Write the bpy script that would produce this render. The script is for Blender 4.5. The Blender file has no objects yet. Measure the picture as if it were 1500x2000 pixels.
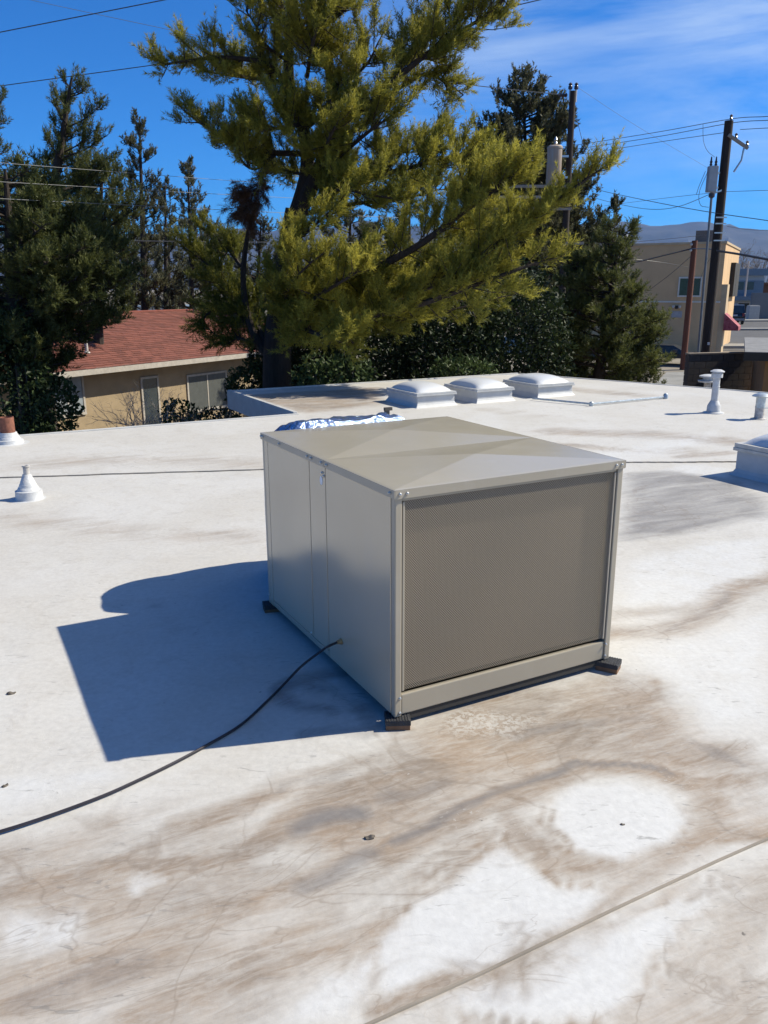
import bpy, bmesh, math, random
import numpy as np
from mathutils import Vector, Matrix

# ------------------------------------------------------------------ camera, sky, sun, exposure
scene = bpy.context.scene
FOC, PITCH, ROLL, CAMZ = 1586.5, 0.2682, -0.0025, 1.5471
cp, sp = math.cos(PITCH), math.sin(PITCH)
cr, sr = math.cos(ROLL), math.sin(ROLL)
FW = np.array([0, cp, -sp]); _u = np.array([0, sp, cp]); _r = np.array([1.0, 0, 0])
RT = cr * _r + sr * _u; UP = -sr * _r + cr * _u
CAM = np.array([0, 0, CAMZ])
cam_data = bpy.data.cameras.new("camera")
cam_data.sensor_fit = 'VERTICAL'; cam_data.sensor_height = 24.0
cam_data.lens = 24.0 * FOC / 2000.0
cam_data.clip_start = 0.05; cam_data.clip_end = 60000
cam = bpy.data.objects.new("camera", cam_data)
scene.collection.objects.link(cam)
cam.matrix_world = Matrix(((RT[0], UP[0], -FW[0], CAM[0]), (RT[1], UP[1], -FW[1], CAM[1]),
                           (RT[2], UP[2], -FW[2], CAM[2]), (0, 0, 0, 1)))
scene.camera = cam

SUN_AZ, SUN_EL = 3.3442 - math.pi, 0.731          # direction towards the sun, from +X
SUND = np.array([math.cos(SUN_AZ) * math.cos(SUN_EL), math.sin(SUN_AZ) * math.cos(SUN_EL), math.sin(SUN_EL)])
world = bpy.data.worlds.new("World"); scene.world = world; world.use_nodes = True
wn, wl_ = world.node_tree.nodes, world.node_tree.links
wn.clear()
w_out = wn.new('ShaderNodeOutputWorld'); w_bg = wn.new('ShaderNodeBackground')
sky = wn.new('ShaderNodeTexSky'); sky.sky_type = 'NISHITA'; sky.sun_disc = False
sky.sun_elevation = SUN_EL; sky.sun_rotation = math.pi / 2 - SUN_AZ
sky.altitude = 1400; sky.air_density = 1.0; sky.dust_density = 0.0; sky.ozone_density = 4.0
w_bg.inputs['Strength'].default_value = 0.063
# thin streaky cirrus over the sky
geo = wn.new('ShaderNodeTexCoord')
def wnode(t, **k):
    n = wn.new(t)
    for a_, b_ in k.items(): setattr(n, a_, b_)
    return n
mp = wnode('ShaderNodeMapping'); mp.inputs['Location'].default_value = (2.7, 0.6, 1.35)
mp.inputs['Rotation'].default_value = (0.0, -0.10, 0.0); mp.inputs['Scale'].default_value = (1.6, 1.6, 9.0)
wl_.new(geo.outputs['Generated'], mp.inputs['Vector'])
n1 = wnode('ShaderNodeTexNoise'); n1.inputs['Scale'].default_value = 1.5; n1.inputs['Detail'].default_value = 8
n1.inputs['Roughness'].default_value = 0.58; n1.inputs['Distortion'].default_value = 0.5
wl_.new(mp.outputs[0], n1.inputs['Vector'])
mp2 = wnode('ShaderNodeMapping'); mp2.inputs['Location'].default_value = (3.15, 0.0, 0.4); mp2.inputs['Scale'].default_value = (1, 1, 2.0)
wl_.new(geo.outputs['Generated'], mp2.inputs['Vector'])
n2 = wnode('ShaderNodeTexNoise'); n2.inputs['Scale'].default_value = 1.1; n2.inputs['Detail'].default_value = 2
wl_.new(mp2.outputs[0], n2.inputs['Vector'])
r1 = wnode('ShaderNodeMapRange'); r1.inputs[1].default_value = 0.38; r1.inputs[2].default_value = 0.70
wl_.new(n1.outputs['Fac'], r1.inputs[0])
r2 = wnode('ShaderNodeMapRange'); r2.inputs[1].default_value = 0.56; r2.inputs[2].default_value = 0.80
sxyz = wnode('ShaderNodeSeparateXYZ'); wl_.new(geo.outputs['Generated'], sxyz.inputs[0])
bank = wnode('ShaderNodeMath', operation='MULTIPLY_ADD'); wl_.new(sxyz.outputs['X'], bank.inputs[0]); bank.inputs[1].default_value = 0.75; wl_.new(n2.outputs['Fac'], bank.inputs[2])
wl_.new(bank.outputs[0], r2.inputs[0])
cm = wnode('ShaderNodeMath', operation='MULTIPLY'); wl_.new(r1.outputs[0], cm.inputs[0]); wl_.new(r2.outputs[0], cm.inputs[1])
cm2 = wnode('ShaderNodeMath', operation='MULTIPLY'); wl_.new(cm.outputs[0], cm2.inputs[0]); cm2.inputs[1].default_value = 0.95
cmix = wnode('ShaderNodeMixRGB'); wl_.new(cm2.outputs[0], cmix.inputs['Fac'])
tintn = wnode('ShaderNodeMixRGB', blend_type='MULTIPLY'); tintn.inputs['Fac'].default_value = 1.0
tintn.inputs[2].default_value = (0.24, 0.90, 1.60, 1)
wl_.new(sky.outputs[0], tintn.inputs[1])
wl_.new(tintn.outputs[0], cmix.inputs[1]); cmix.inputs[2].default_value = (8.0, 9.6, 11.5, 1)
wl_.new(cmix.outputs[0], w_bg.inputs['Color']); wl_.new(w_bg.outputs[0], w_out.inputs['Surface'])

sun_d = bpy.data.lights.new("sun", 'SUN'); sun_d.energy = 5.0; sun_d.angle = math.radians(0.53)
sun_d.color = (1.0, 0.93, 0.765)
sun = bpy.data.objects.new("sun", sun_d); scene.collection.objects.link(sun)
sun.rotation_euler = Vector(SUND).to_track_quat('Z', 'Y').to_euler(); sun.location = (20, 5, 25)
scene.view_settings.view_transform = 'Standard'; scene.view_settings.look = 'None'
scene.view_settings.exposure = 0.55; scene.view_settings.gamma = 1.0
scene.view_settings.use_curve_mapping = False
scene.cycles.max_bounces = 6; scene.cycles.diffuse_bounces = 3; scene.cycles.glossy_bounces = 3
scene.cycles.transparent_max_bounces = 8; scene.cycles.use_denoising = True

# ------------------------------------------------------------------ survey helpers
def ray(px, py): return FW + RT * (px - 750) / FOC + UP * (1000 - py) / FOC
def G(px, py, z=0.0):
    d = ray(px, py); return CAM + d * (z - CAMZ) / d[2]
def D(px, py, y):
    d = ray(px, py); return CAM + d * y / d[1]
YAW = 0.4922
N0 = np.array([0.0346, 2.6358, 0.0]); UW, UL, UH = 1.0411, 1.3057, 0.90
AX = np.array([math.cos(YAW), math.sin(YAW), 0]); BX = np.array([-math.sin(YAW), math.cos(YAW), 0])
def RW(u, v, z=0.0): return N0 + AX * u + BX * v + np.array([0, 0, z])   # roof frame -> world
def UV(p): q = np.asarray(p) - N0; return float(q @ AX), float(q @ BX)
ZG = -2.9
def zterr(y):
    return ZG + 1.15 * min(max((y - 45.0) / 40.0, 0.0), 1.0)
rng = np.random.default_rng(7); random.seed(7)
col = scene.collection

# ------------------------------------------------------------------ materials
def nmat(name):
    m = bpy.data.materials.new(name); m.use_nodes = True
    return m, m.node_tree.nodes, m.node_tree.links, m.node_tree.nodes['Principled BSDF']
MATS = {}
def mat(name, c, rough=0.6, metal=0.0, var=0.15, scale=8.0, bump=0.0, bscale=None, c2=None, spec=0.5, stretch=None, coat=0.0):
    if name in MATS: return MATS[name]
    m, nt, ln, b = nmat(name)
    tc = nt.new('ShaderNodeTexCoord'); n = nt.new('ShaderNodeTexNoise')
    n.inputs['Scale'].default_value = scale; n.inputs['Detail'].default_value = 6; n.inputs['Roughness'].default_value = 0.62
    src = tc.outputs['Object']
    if stretch:
        mpn = nt.new('ShaderNodeMapping'); mpn.inputs['Scale'].default_value = stretch
        ln.new(src, mpn.inputs['Vector']); src = mpn.outputs[0]
    ln.new(src, n.inputs['Vector'])
    ramp = nt.new('ShaderNodeMapRange'); ramp.inputs[1].default_value = 0.3; ramp.inputs[2].default_value = 0.7
    ln.new(n.outputs['Fac'], ramp.inputs[0])
    mx = nt.new('ShaderNodeMixRGB'); ln.new(ramp.outputs[0], mx.inputs['Fac'])
    c2 = c2 or tuple(min(1, x * (1 + var)) for x in c)
    mx.inputs[1].default_value = (*[x * (1 - var) for x in c], 1); mx.inputs[2].default_value = (*c2, 1)
    ln.new(mx.outputs[0], b.inputs['Base Color'])
    b.inputs['Roughness'].default_value = rough; b.inputs['Metallic'].default_value = metal
    b.inputs['Specular IOR Level'].default_value = spec
    b.inputs['Coat Weight'].default_value = coat
    if bump:
        n3 = nt.new('ShaderNodeTexNoise'); n3.inputs['Scale'].default_value = bscale or scale * 4; n3.inputs['Detail'].default_value = 4
        ln.new(src, n3.inputs['Vector'])
        bp = nt.new('ShaderNodeBump'); bp.inputs['Strength'].default_value = min(1, bump); bp.inputs['Distance'].default_value = 0.02 * bump
        ln.new(n3.outputs['Fac'], bp.inputs['Height']); ln.new(bp.outputs[0], b.inputs['Normal'])
    MATS[name] = m; return m

def foliage_mat(name, c_lo, c_hi, trans=0.28, rough=0.55):
    m, nt, ln, b = nmat(name)
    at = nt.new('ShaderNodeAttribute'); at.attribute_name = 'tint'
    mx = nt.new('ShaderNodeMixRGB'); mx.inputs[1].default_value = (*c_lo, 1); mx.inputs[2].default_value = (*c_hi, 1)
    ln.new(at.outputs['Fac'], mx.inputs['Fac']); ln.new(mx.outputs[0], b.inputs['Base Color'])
    b.inputs['Roughness'].default_value = rough; b.inputs['Specular IOR Level'].default_value = 0.3
    tr = nt.new('ShaderNodeBsdfTranslucent'); ln.new(mx.outputs[0], tr.inputs['Color'])
    ms = nt.new('ShaderNodeMixShader'); ms.inputs['Fac'].default_value = trans
    out = nt['Material Output']
    ln.new(b.outputs[0], ms.inputs[1]); ln.new(tr.outputs[0], ms.inputs[2]); ln.new(ms.outputs[0], out.inputs['Surface'])
    return m

# ------------------------------------------------------------------ mesh helpers
class MB:
    def __init__(s): s.v = []; s.f = []
    def add(s, vs, fs):
        o = len(s.v); s.v += [tuple(map(float, p)) for p in vs]; s.f += [tuple(i + o for i in f) for f in fs]; return s
    def box(s, x0, x1, y0, y1, z0, z1, R=None, T=None, taper=None):
        vs = np.array([[x, y, z] for z in (z0, z1) for y in (y0, y1) for x in (x0, x1)], float)
        if taper is not None:
            c = np.array([(x0 + x1) / 2, (y0 + y1) / 2]); vs[4:, :2] = c + (vs[4:, :2] - c) * taper
        if R is not None: vs = vs @ np.array(R).T
        if T is not None: vs = vs + np.array(T)
        return s.add(vs, [(0, 2, 3, 1), (4, 5, 7, 6), (0, 1, 5, 4), (1, 3, 7, 5), (3, 2, 6, 7), (2, 0, 4, 6)])
    def beam(s, p, q, w, h):
        p, q = np.array(p, float), np.array(q, float); d = q - p; L = np.linalg.norm(d); d /= L
        x = np.cross(d, [0, 0, 1.0]); x = x / np.linalg.norm(x) if np.linalg.norm(x) > 1e-6 else np.array([1.0, 0, 0])
        y = np.cross(x, d)
        vs = [b + sx * x * w / 2 + sy * y * h / 2 for b in (p, q) for sx, sy in ((-1, -1), (1, -1), (1, 1), (-1, 1))]
        return s.add(vs, [(3, 2, 1, 0), (4, 5, 6, 7), (0, 1, 5, 4), (1, 2, 6, 5), (2, 3, 7, 6), (3, 0, 4, 7)])
    def tube(s, pts, rad, n=8, cap=True):
        pts = np.array(pts, float); k = len(pts)
        rad = np.full(k, rad) if np.isscalar(rad) else np.array(rad, float)
        t = np.gradient(pts, axis=0); t /= np.linalg.norm(t, axis=1)[:, None] + 1e-12
        ref = np.array([0.31, 0.17, 0.93]); 
        if abs(t[0] @ ref) > 0.92: ref = np.array([0.95, 0.2, 0.1])
        x = np.cross(t, ref); x /= np.linalg.norm(x, axis=1)[:, None] + 1e-12
        y = np.cross(t, x)
        a = np.linspace(0, 2 * np.pi, n, endpoint=False)
        vs = (pts[:, None] + rad[:, None, None] * (np.cos(a)[None, :, None] * x[:, None] + np.sin(a)[None, :, None] * y[:, None])).reshape(-1, 3)
        fs = [(i * n + j, i * n + (j + 1) % n, (i + 1) * n + (j + 1) % n, (i + 1) * n + j) for i in range(k - 1) for j in range(n)]
        if cap: fs += [tuple(range(n))[::-1], tuple((k - 1) * n + j for j in range(n))]
        return s.add(vs, fs)
    def lathe(s, prof, c=(0, 0, 0), n=24, top=True, bottom=False):
        a = np.linspace(0, 2 * np.pi, n, endpoint=False); vs = []
        for r, z in prof: vs += [(c[0] + r * math.cos(t), c[1] + r * math.sin(t), c[2] + z) for t in a]
        k = len(prof)
        fs = [(i * n + j, i * n + (j + 1) % n, (i + 1) * n + (j + 1) % n, (i + 1) * n + j) for i in range(k - 1) for j in range(n)]
        if top: fs.append(tuple((k - 1) * n + j for j in range(n)))
        if bottom: fs.append(tuple(range(n))[::-1])
        return s.add(vs, fs)
    def build(s, name, m, parent=None, smooth=False, bevel=0.0, recalc=True):
        me = bpy.data.meshes.new(name); me.from_pydata(s.v, [], s.f)
        if recalc or bevel:
            bm = bmesh.new(); bm.from_mesh(me)
            if recalc: bmesh.ops.recalc_face_normals(bm, faces=bm.faces)
            if bevel:
                es = [e for e in bm.edges if len(e.link_faces) == 2 and e.calc_face_angle(0) > 0.5]
                bmesh.ops.bevel(bm, geom=es, offset=bevel, segments=2, profile=0.6, affect='EDGES')
            bm.to_mesh(me); bm.free()
        return link(name, me, m, parent, smooth)
def link(name, me, m, parent=None, smooth=False):
    if m is not None: me.materials.append(m)
    if smooth:
        me.polygons.foreach_set('use_smooth', np.ones(len(me.polygons), bool))
        try: me.set_sharp_from_angle(angle=math.radians(38))
        except Exception: pass
    o = bpy.data.objects.new(name, me); col.objects.link(o)
    if parent is not None: o.parent = parent
    return o
def thing(name, label, cat, loc=(0, 0, 0), rz=0.0, group=None):
    o = bpy.data.objects.new(name, None); o.empty_display_size = 0.2; col.objects.link(o)
    o.location = tuple(float(x) for x in loc); o.rotation_euler = (0, 0, rz)
    return tag(o, label, cat, group)
def tag(o, label=None, cat=None, group=None, kind=None):
    if label: o['label'] = label
    if cat: o['category'] = cat
    if group: o['group'] = group
    if kind: o['kind'] = kind
    return o
def stuff(o): o['kind'] = 'stuff'; return o
def dup(o, name, parent=None, loc=None):
    c = bpy.data.objects.new(name, o.data); col.objects.link(c)
    for k in o.keys():
        if k in ('kind',): c[k] = o[k]
    c.parent = parent
    if loc is not None: c.location = loc
    return c

# ------------------------------------------------------------------ numpy noise (for stains and crumpling)
def _hash(ix, iy, seed):
    h = (ix.astype(np.int64) * 374761393 + iy.astype(np.int64) * 668265263 + seed * 1274126177) & 0x7fffffff
    h = ((h ^ (h >> 13)) * 1103515245) & 0x7fffffff
    return ((h ^ (h >> 16)) & 0xffff) / 65535.0
def vnoise(x, y, seed=0):
    ix, iy = np.floor(x), np.floor(y); fx, fy = x - ix, y - iy
    fx = fx * fx * (3 - 2 * fx); fy = fy * fy * (3 - 2 * fy)
    a, b = _hash(ix, iy, seed), _hash(ix + 1, iy, seed); c, d = _hash(ix, iy + 1, seed), _hash(ix + 1, iy + 1, seed)
    return (a * (1 - fx) + b * fx) * (1 - fy) + (c * (1 - fx) + d * fx) * fy
def fbm(x, y, seed=0, oct=4):
    s, a, t = 0, 0.5, 0
    for i in range(oct):
        s = s + a * vnoise(x * 2 ** i + i * 17.3, y * 2 ** i - i * 9.1, seed + i); t += a; a *= 0.5
    return s / t

# ------------------------------------------------------------------ ground, hills
def terrain():
    xs = np.concatenate([np.linspace(-12000, -200, 14), np.linspace(-150, 150, 31), np.linspace(200, 12000, 14)])
    ys = np.concatenate([np.linspace(-3000, -60, 6), np.linspace(-40, 200, 49), np.linspace(240, 14000, 22)])
    X, Y = np.meshgrid(xs, ys); Z = np.vectorize(zterr)(Y)
    vs = np.stack([X, Y, Z], -1).reshape(-1, 3); nx = len(xs)
    fs = [(j * nx + i, j * nx + i + 1, (j + 1) * nx + i + 1, (j + 1) * nx + i) for j in range(len(ys) - 1) for i in range(nx - 1)]
    m = mat('dry_ground', (0.20, 0.175, 0.14), 0.95, var=0.35, scale=0.35, bump=0.6, bscale=6)
    o = MB().add(vs, fs).build('ground', m, recalc=False); tag(o, kind='structure')
terrain()

def hills():
    n, k = 240, 26
    th = np.linspace(math.radians(20), math.radians(160), n)
    ridge_px = 128 + 0 * th
    x = 750 + FOC * np.cos(th) / np.maximum(np.sin(th), .05)
    h = 640 + 120 * (fbm(th * 6, th * 0 + 3.3, 3, 3) - .5) + 130 * (fbm(th * 34, th * 0 + 1.3, 5, 4) - .5)
    h = h - 190 * np.clip((x - 1330) / 300, 0, 1.3) - 120 * np.clip((700 - x) / 500, 0, 1)
    vs = []
    for j in range(k):
        t = j / (k - 1)
        R = 6800 + 2400 * t
        rug = fbm(th * 70, np.full(n, t * 5.0), 11, 4) - .5
        z = ZG + h * (t ** 0.85) + rug * 170 * t * (1.15 - t) * 2
        vs.append(np.stack([R * np.cos(th), R * np.sin(th), z], -1))
    vs.append(np.stack([10500 * np.cos(th), 10500 * np.sin(th), np.full(n, ZG - 5)], -1))
    vs = np.array(vs).reshape(-1, 3)
    fs = [(j * n + i, j * n + i + 1, (j + 1) * n + i + 1, (j + 1) * n + i) for j in range(k) for i in range(n - 1)]
    m = mat('hill_rock', (0.022, 0.026, 0.030), 0.95, var=0.35, scale=0.004, c2=(0.055, 0.052, 0.05))
    o = MB().add(vs, fs).build('hills', m, smooth=True); tag(o, kind='structure')
hills()

# ------------------------------------------------------------------ the flat white roof, with its stains and a painted shade patch
def seg_dist(P, A, B):
    d = B - A; t = np.clip(((P - A) @ d) / (d @ d + 1e-12), 0, 1)
    return np.linalg.norm(P - (A + t[:, None] * d), axis=1)
def path_dist(P, pts):
    r = np.full(len(P), 1e9)
    for i in range(len(pts) - 1): r = np.minimum(r, seg_dist(P, pts[i], pts[i + 1]))
    return r
def poly_sd(P, pts):
    r = path_dist(P, np.vstack([pts, pts[:1]])); ins = np.zeros(len(P), bool); n = len(pts)
    for i in range(n):
        (xi, yi), (xj, yj) = pts[i], pts[i - 1]
        c = ((yi > P[:, 1]) != (yj > P[:, 1]))
        ins ^= c & (P[:, 0] < (xj - xi) * (P[:, 1] - yi) / (yj - yi + 1e-12) + xi)
    return np.where(ins, -r, r)
def onroof(px): return np.array([G(*p)[:2] for p in px])
TAN = [  # (photo survey line, half width m, strength)
    ([(750, 1470), (640, 1510), (520, 1550), (430, 1592), (330, 1625)], .05, .65),
    ([(770, 1540), (600, 1592), (480, 1652), (330, 1692), (180, 1707), (60, 1737), (-60, 1770)], .045, .95),
    ([(750, 1640), (600, 1702), (480, 1742), (350, 1772)], .035, .75),
    ([(640, 1790), (500, 1842), (330, 1862), (200, 1902), (0, 1965), (-120, 2000)], .055, .75),
    ([(750, 1802), (690, 1832), (560, 1892), (400, 1925), (250, 1995)], .045, .6),
    ([(150, 1770), (120, 1747), (60, 1752), (-40, 1778)], .03, .55),
    ([(140, 1760), (150, 1800), (165, 1830)], .014, .35),
    ([(225, 1740), (235, 1720), (300, 1705)], .012, .3),
    ([(750, 1668), (850, 1622), (950, 1572), (1050, 1522), (1130, 1492), (1220, 1497), (1330, 1527), (1420, 1522)], .055, 1.0),
    ([(750, 1990), (900, 1895), (1100, 1793), (1300, 1705), (1400, 1660), (1520, 1625)], .028, .9),
    ([(1370, 1530), (1400, 1600), (1380, 1660), (1300, 1700)], .06, .7),
    ([(1040, 1540), (985, 1600), (1010, 1660), (1100, 1700), (1220, 1715), (1330, 1690), (1380, 1640)], .035, .75),
    ([(1190, 1240), (1290, 1236), (1340, 1216), (1430, 1152), (1520, 1128)], .07, .7),
    ([(1200, 1205), (1330, 1182), (1510, 1140)], .06, .45),
    ([(1340, 1420), (1290, 1345), (1270, 1325)], .02, .6),
    ([(1090, 842), (1300, 850), (1420, 862)], .22, .55),
    ([(1100, 868), (1230, 880), (1340, 878)], .12, .5),
    ([(1320, 890), (1430, 884)], .07, .45),
    ([(950, 800), (1060, 812)], .18, .25),
    ([(60, 905), (300, 895), (500, 905)], .25, .3),
    ([(0, 1010), (250, 1040), (480, 1050)], .18, .28),
    ([(700, 790), (640, 797), (580, 800)], .25, .6),
    ([(1100, 758), (1240, 772)], .25, .45),
    ([(1050, 1700), (940, 1740), (700, 1960)], .02, .2),
    ([(870, 1650), (930, 1640), (960, 1680)], .03, .6),
]
TANP = [
    ([(780, 1425), (960, 1352), (1150, 1305), (1290, 1335), (1350, 1412), (1450, 1452), (1500, 1520), (1420, 1545), (1300, 1515), (1140, 1482), (1000, 1532), (900, 1592), (760, 1655), (640, 1705), (560, 1640), (640, 1520), (720, 1470)], .10, .76),
    ([(1320, 1830), (1420, 1770), (1540, 1690), (1560, 2050), (1100, 2050), (1260, 1935)], .06, .55),
    ([(-80, 1650), (200, 1620), (420, 1580), (700, 1660), (820, 1640), (760, 1720), (700, 1800), (620, 1900), (420, 2050), (-200, 2050)], .16, .55),
    ([(1420, 1540), (1520, 1560), (1520, 1640), (1380, 1650)], .05, .5),
    ([(455, 772), (740, 757), (745, 788), (600, 806)], .12, .7),  # rear wing back edge: staining, with the dappled tree shadow painted in
]
GREY = [
    ([(760, 1650), (850, 1607), (930, 1575), (1000, 1540), (1060, 1515), (1130, 1490), (1210, 1492), (1290, 1512)], .022, .9),
    ([(700, 1580), (640, 1597), (590, 1612)], .035, .85),
    ([(680, 1505), (620, 1522), (560, 1535)], .03, .6),
    ([(720, 1670), (660, 1695), (600, 1715)], .035, .7),
    ([(860, 1530), (800, 1548), (760, 1545)], .05, .5),
    ([(1400, 1480), (1360, 1440), (1440, 1500)], .03, .5),
    ([(1010, 1440), (1080, 1420), (1260, 1395)], .035, .45),
    ([(280, 1880), (180, 1905), (60, 1945)], .05, .5),
    ([(590, 1335), (560, 1352), (590, 1378), (640, 1385)], .035, .7),
    ([(660, 1310), (600, 1332), (700, 1380), (720, 1420), (600, 1425)], .05, .6),
    ([(1290, 1237), (1360, 1205), (1420, 1160)], .03, .45),
    ([(300, 1170), (400, 1260), (330, 1290)], .06, .25),
    ([(200, 1085), (330, 1120), (420, 1090), (280, 1075)], .05, .2),
]
GREYP = [
    ([(1215, 925), (1320, 918), (1420, 935), (1490, 965), (1510, 1010), (1400, 1035), (1215, 1058)], .12, .75),
]
WHITE = [
    ([(1075, 1570), (1130, 1535), (1200, 1530), (1280, 1555), (1330, 1600), (1320, 1650), (1220, 1690), (1120, 1670), (1070, 1620)], .035, 1.0),
    ([(735, 1835), (800, 1772), (930, 1692), (968, 1665), (1000, 1692), (1080, 1732), (1185, 1742), (1130, 1772), (1060, 1810), (900, 1892), (840, 1902), (760, 1965), (735, 1925)], .030, 1.0),
    ([(860, 1965), (950, 1905), (1090, 1830), (1220, 1800), (1400, 1758), (1330, 1805), (1300, 1862), (1240, 1932), (1150, 1975), (1000, 1992), (900, 1998)], .04, .9),
    ([(560, 1995), (640, 1930), (700, 1890), (730, 1870), (715, 1960), (690, 2010)], .02, .8),
    ([(-20, 1800), (60, 1785), (130, 1790), (150, 1830), (80, 1850), (-20, 1862)], .04, .8),
    ([(230, 1745), (260, 1715), (330, 1712), (320, 1735), (250, 1770)], .02, .8),
    ([(1220, 1100), (1350, 1060), (1510, 1050), (1510, 1115), (1380, 1170), (1210, 1190)], .08, .7),
    ([(1220, 1280), (1330, 1250), (1510, 1190), (1510, 1420), (1400, 1420), (1300, 1330)], .08, .75),
    ([(1000, 885), (1180, 880), (1400, 840), (1400, 865), (1230, 900), (1120, 905)], .15, .75),
    ([(1280, 925), (1340, 905), (1430, 915), (1420, 935), (1500, 985), (1400, 930)], .05, .7),
    ([(-100, 1540), (60, 1515), (220, 1500), (230, 1530), (60, 1570), (-100, 1600)], .05, .6),
    ([(860, 830), (960, 800), (1000, 835), (930, 850)], .1, .5),
    ([(560, 1345), (650, 1320), (660, 1335), (575, 1362)], .006, .5),
]
def roof_lines(fine0, fine1, lo, hi, fine, coarse):
    return np.unique(np.round(np.concatenate([np.arange(lo, fine0, coarse), np.arange(fine0, fine1, fine), np.arange(fine1, hi, coarse), [hi]]), 4))
UE_L, V_EDGE, U_WING, V_BACK = -9.0, 7.30, 2.65, 10.05
def roof_right(v): return 8.22 + (10.05 - v) * 0.36
def roof_z(x, y):
    return 0.016 * (fbm(x * .8 + 5, y * .8, 21, 3) - .5) + 0.004 * (fbm(x * 5, y * 5, 31, 2) - .5)
def build_roof():
    us = roof_lines(-2.6, 3.2, UE_L, 8.22, 0.025, 0.08)
    vs1 = roof_lines(-2.4, 1.4, -6.0, V_EDGE, 0.023, 0.07)
    vs2 = np.linspace(V_EDGE, V_BACK, 46)[1:]
    vv = np.concatenate([vs1, vs2]); nu, nv = len(us), len(vv)
    U, V = np.meshgrid(us, vv)
    sc = (roof_right(V) - 3.2) / (8.22 - 3.2)
    U2 = np.where(U > 3.2, 3.2 + (U - 3.2) * sc, U)
    iw = int(np.argmin(abs(us - U_WING))); U2[:, iw] = U_WING
    X = N0[0] + AX[0] * U2 + BX[0] * V; Y = N0[1] + AX[1] * U2 + BX[1] * V
    Z = roof_z(X, Y)
    P = np.stack([X.ravel(), Y.ravel()], -1)
    # domain warp for organic edges, then accumulate the stain layers
    wx = .13 * (fbm(P[:, 0] * 2.6, P[:, 1] * 2.6, 41) - .5) + .055 * (fbm(P[:, 0] * 6, P[:, 1] * 6, 42) - .5)
    wy = .13 * (fbm(P[:, 0] * 2.6, P[:, 1] * 2.6, 51) - .5) + .055 * (fbm(P[:, 0] * 6, P[:, 1] * 6, 52) - .5)
    Q = P + np.stack([wx, wy], -1)
    def soft(d, w): return np.clip(1 - d / w, 0, 1) ** 2 * (3 - 2 * np.clip(1 - d / w, 0, 1))
    R = np.zeros(len(P)); Gy = np.zeros(len(P)); Wt = np.zeros(len(P))
    for pts, w, s_ in TAN: R = np.maximum(R, s_ * soft(path_dist(Q, onroof(pts)), w * 2.2))
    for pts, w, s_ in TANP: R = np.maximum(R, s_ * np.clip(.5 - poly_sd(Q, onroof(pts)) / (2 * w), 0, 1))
    for pts, w, s_ in GREY: Gy = np.maximum(Gy, s_ * soft(path_dist(Q, onroof(pts)), w * 2.0))
    for pts, w, s_ in GREYP: Gy = np.maximum(Gy, s_ * np.clip(.5 - poly_sd(Q, onroof(pts)) / (2 * w), 0, 1))
    for pts, w, s_ in WHITE: Wt = np.maximum(Wt, s_ * np.clip(.5 - poly_sd(Q, onroof(pts)) / (2 * w), 0, 1))
    for pts, w, s_ in WHITE[:4]:      # silt ring left round each dried puddle
        sd_ = poly_sd(Q, onroof(pts)); ph = np.clip(2.4 * fbm(P[:, 0] * 2.2, P[:, 1] * 2.2, 71) - .35, 0, 1)
        for off, wd, k_ in ((.014, .012, .95), (.045, .014, .75), (.085, .03, .55)): R = np.maximum(R, k_ * s_ * np.exp(-((sd_ - off) / wd) ** 2) * ph)
        R = np.maximum(R, .45 * np.exp(-((sd_ + .035) / .008) ** 2) * np.clip(3 * fbm(P[:, 0] * 1.7, P[:, 1] * 1.7, 77) - 1.5, 0, 1))
    FlM = np.clip(.5 - poly_sd(Q, onroof([(870, 1400), (930, 1388), (1060, 1402), (1010, 1440), (900, 1442)])) / .08, 0, 1)
    keep = np.ones((nv - 1, nu - 1), bool)
    j0 = int(np.argmin(abs(vv - V_EDGE))); keep[j0:, :iw] = False
    jj, ii = np.nonzero(keep)
    F = np.stack([jj * nu + ii, jj * nu + ii + 1, (jj + 1) * nu + ii + 1, (jj + 1) * nu + ii], -1)
    used = np.zeros(nu * nv, bool); used[F.ravel()] = True; remap = np.cumsum(used) - 1
    co = np.stack([X.ravel(), Y.ravel(), Z.ravel()], -1)[used]
    me = bpy.data.meshes.new('flat_roof')
    me.vertices.add(len(co)); me.vertices.foreach_set('co', co.ravel())
    me.loops.add(F.size); me.loops.foreach_set('vertex_index', remap[F.ravel()].astype(np.int32))
    me.polygons.add(len(F)); me.polygons.foreach_set('loop_start', np.arange(0, F.size, 4, dtype=np.int32))
    me.update(calc_edges=True)
    ca = me.attributes.new('stain_shade', 'FLOAT_COLOR', 'POINT')
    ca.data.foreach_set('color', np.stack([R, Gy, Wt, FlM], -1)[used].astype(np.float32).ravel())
    return link('flat_roof', me, roof_mat(), smooth=True)

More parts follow.
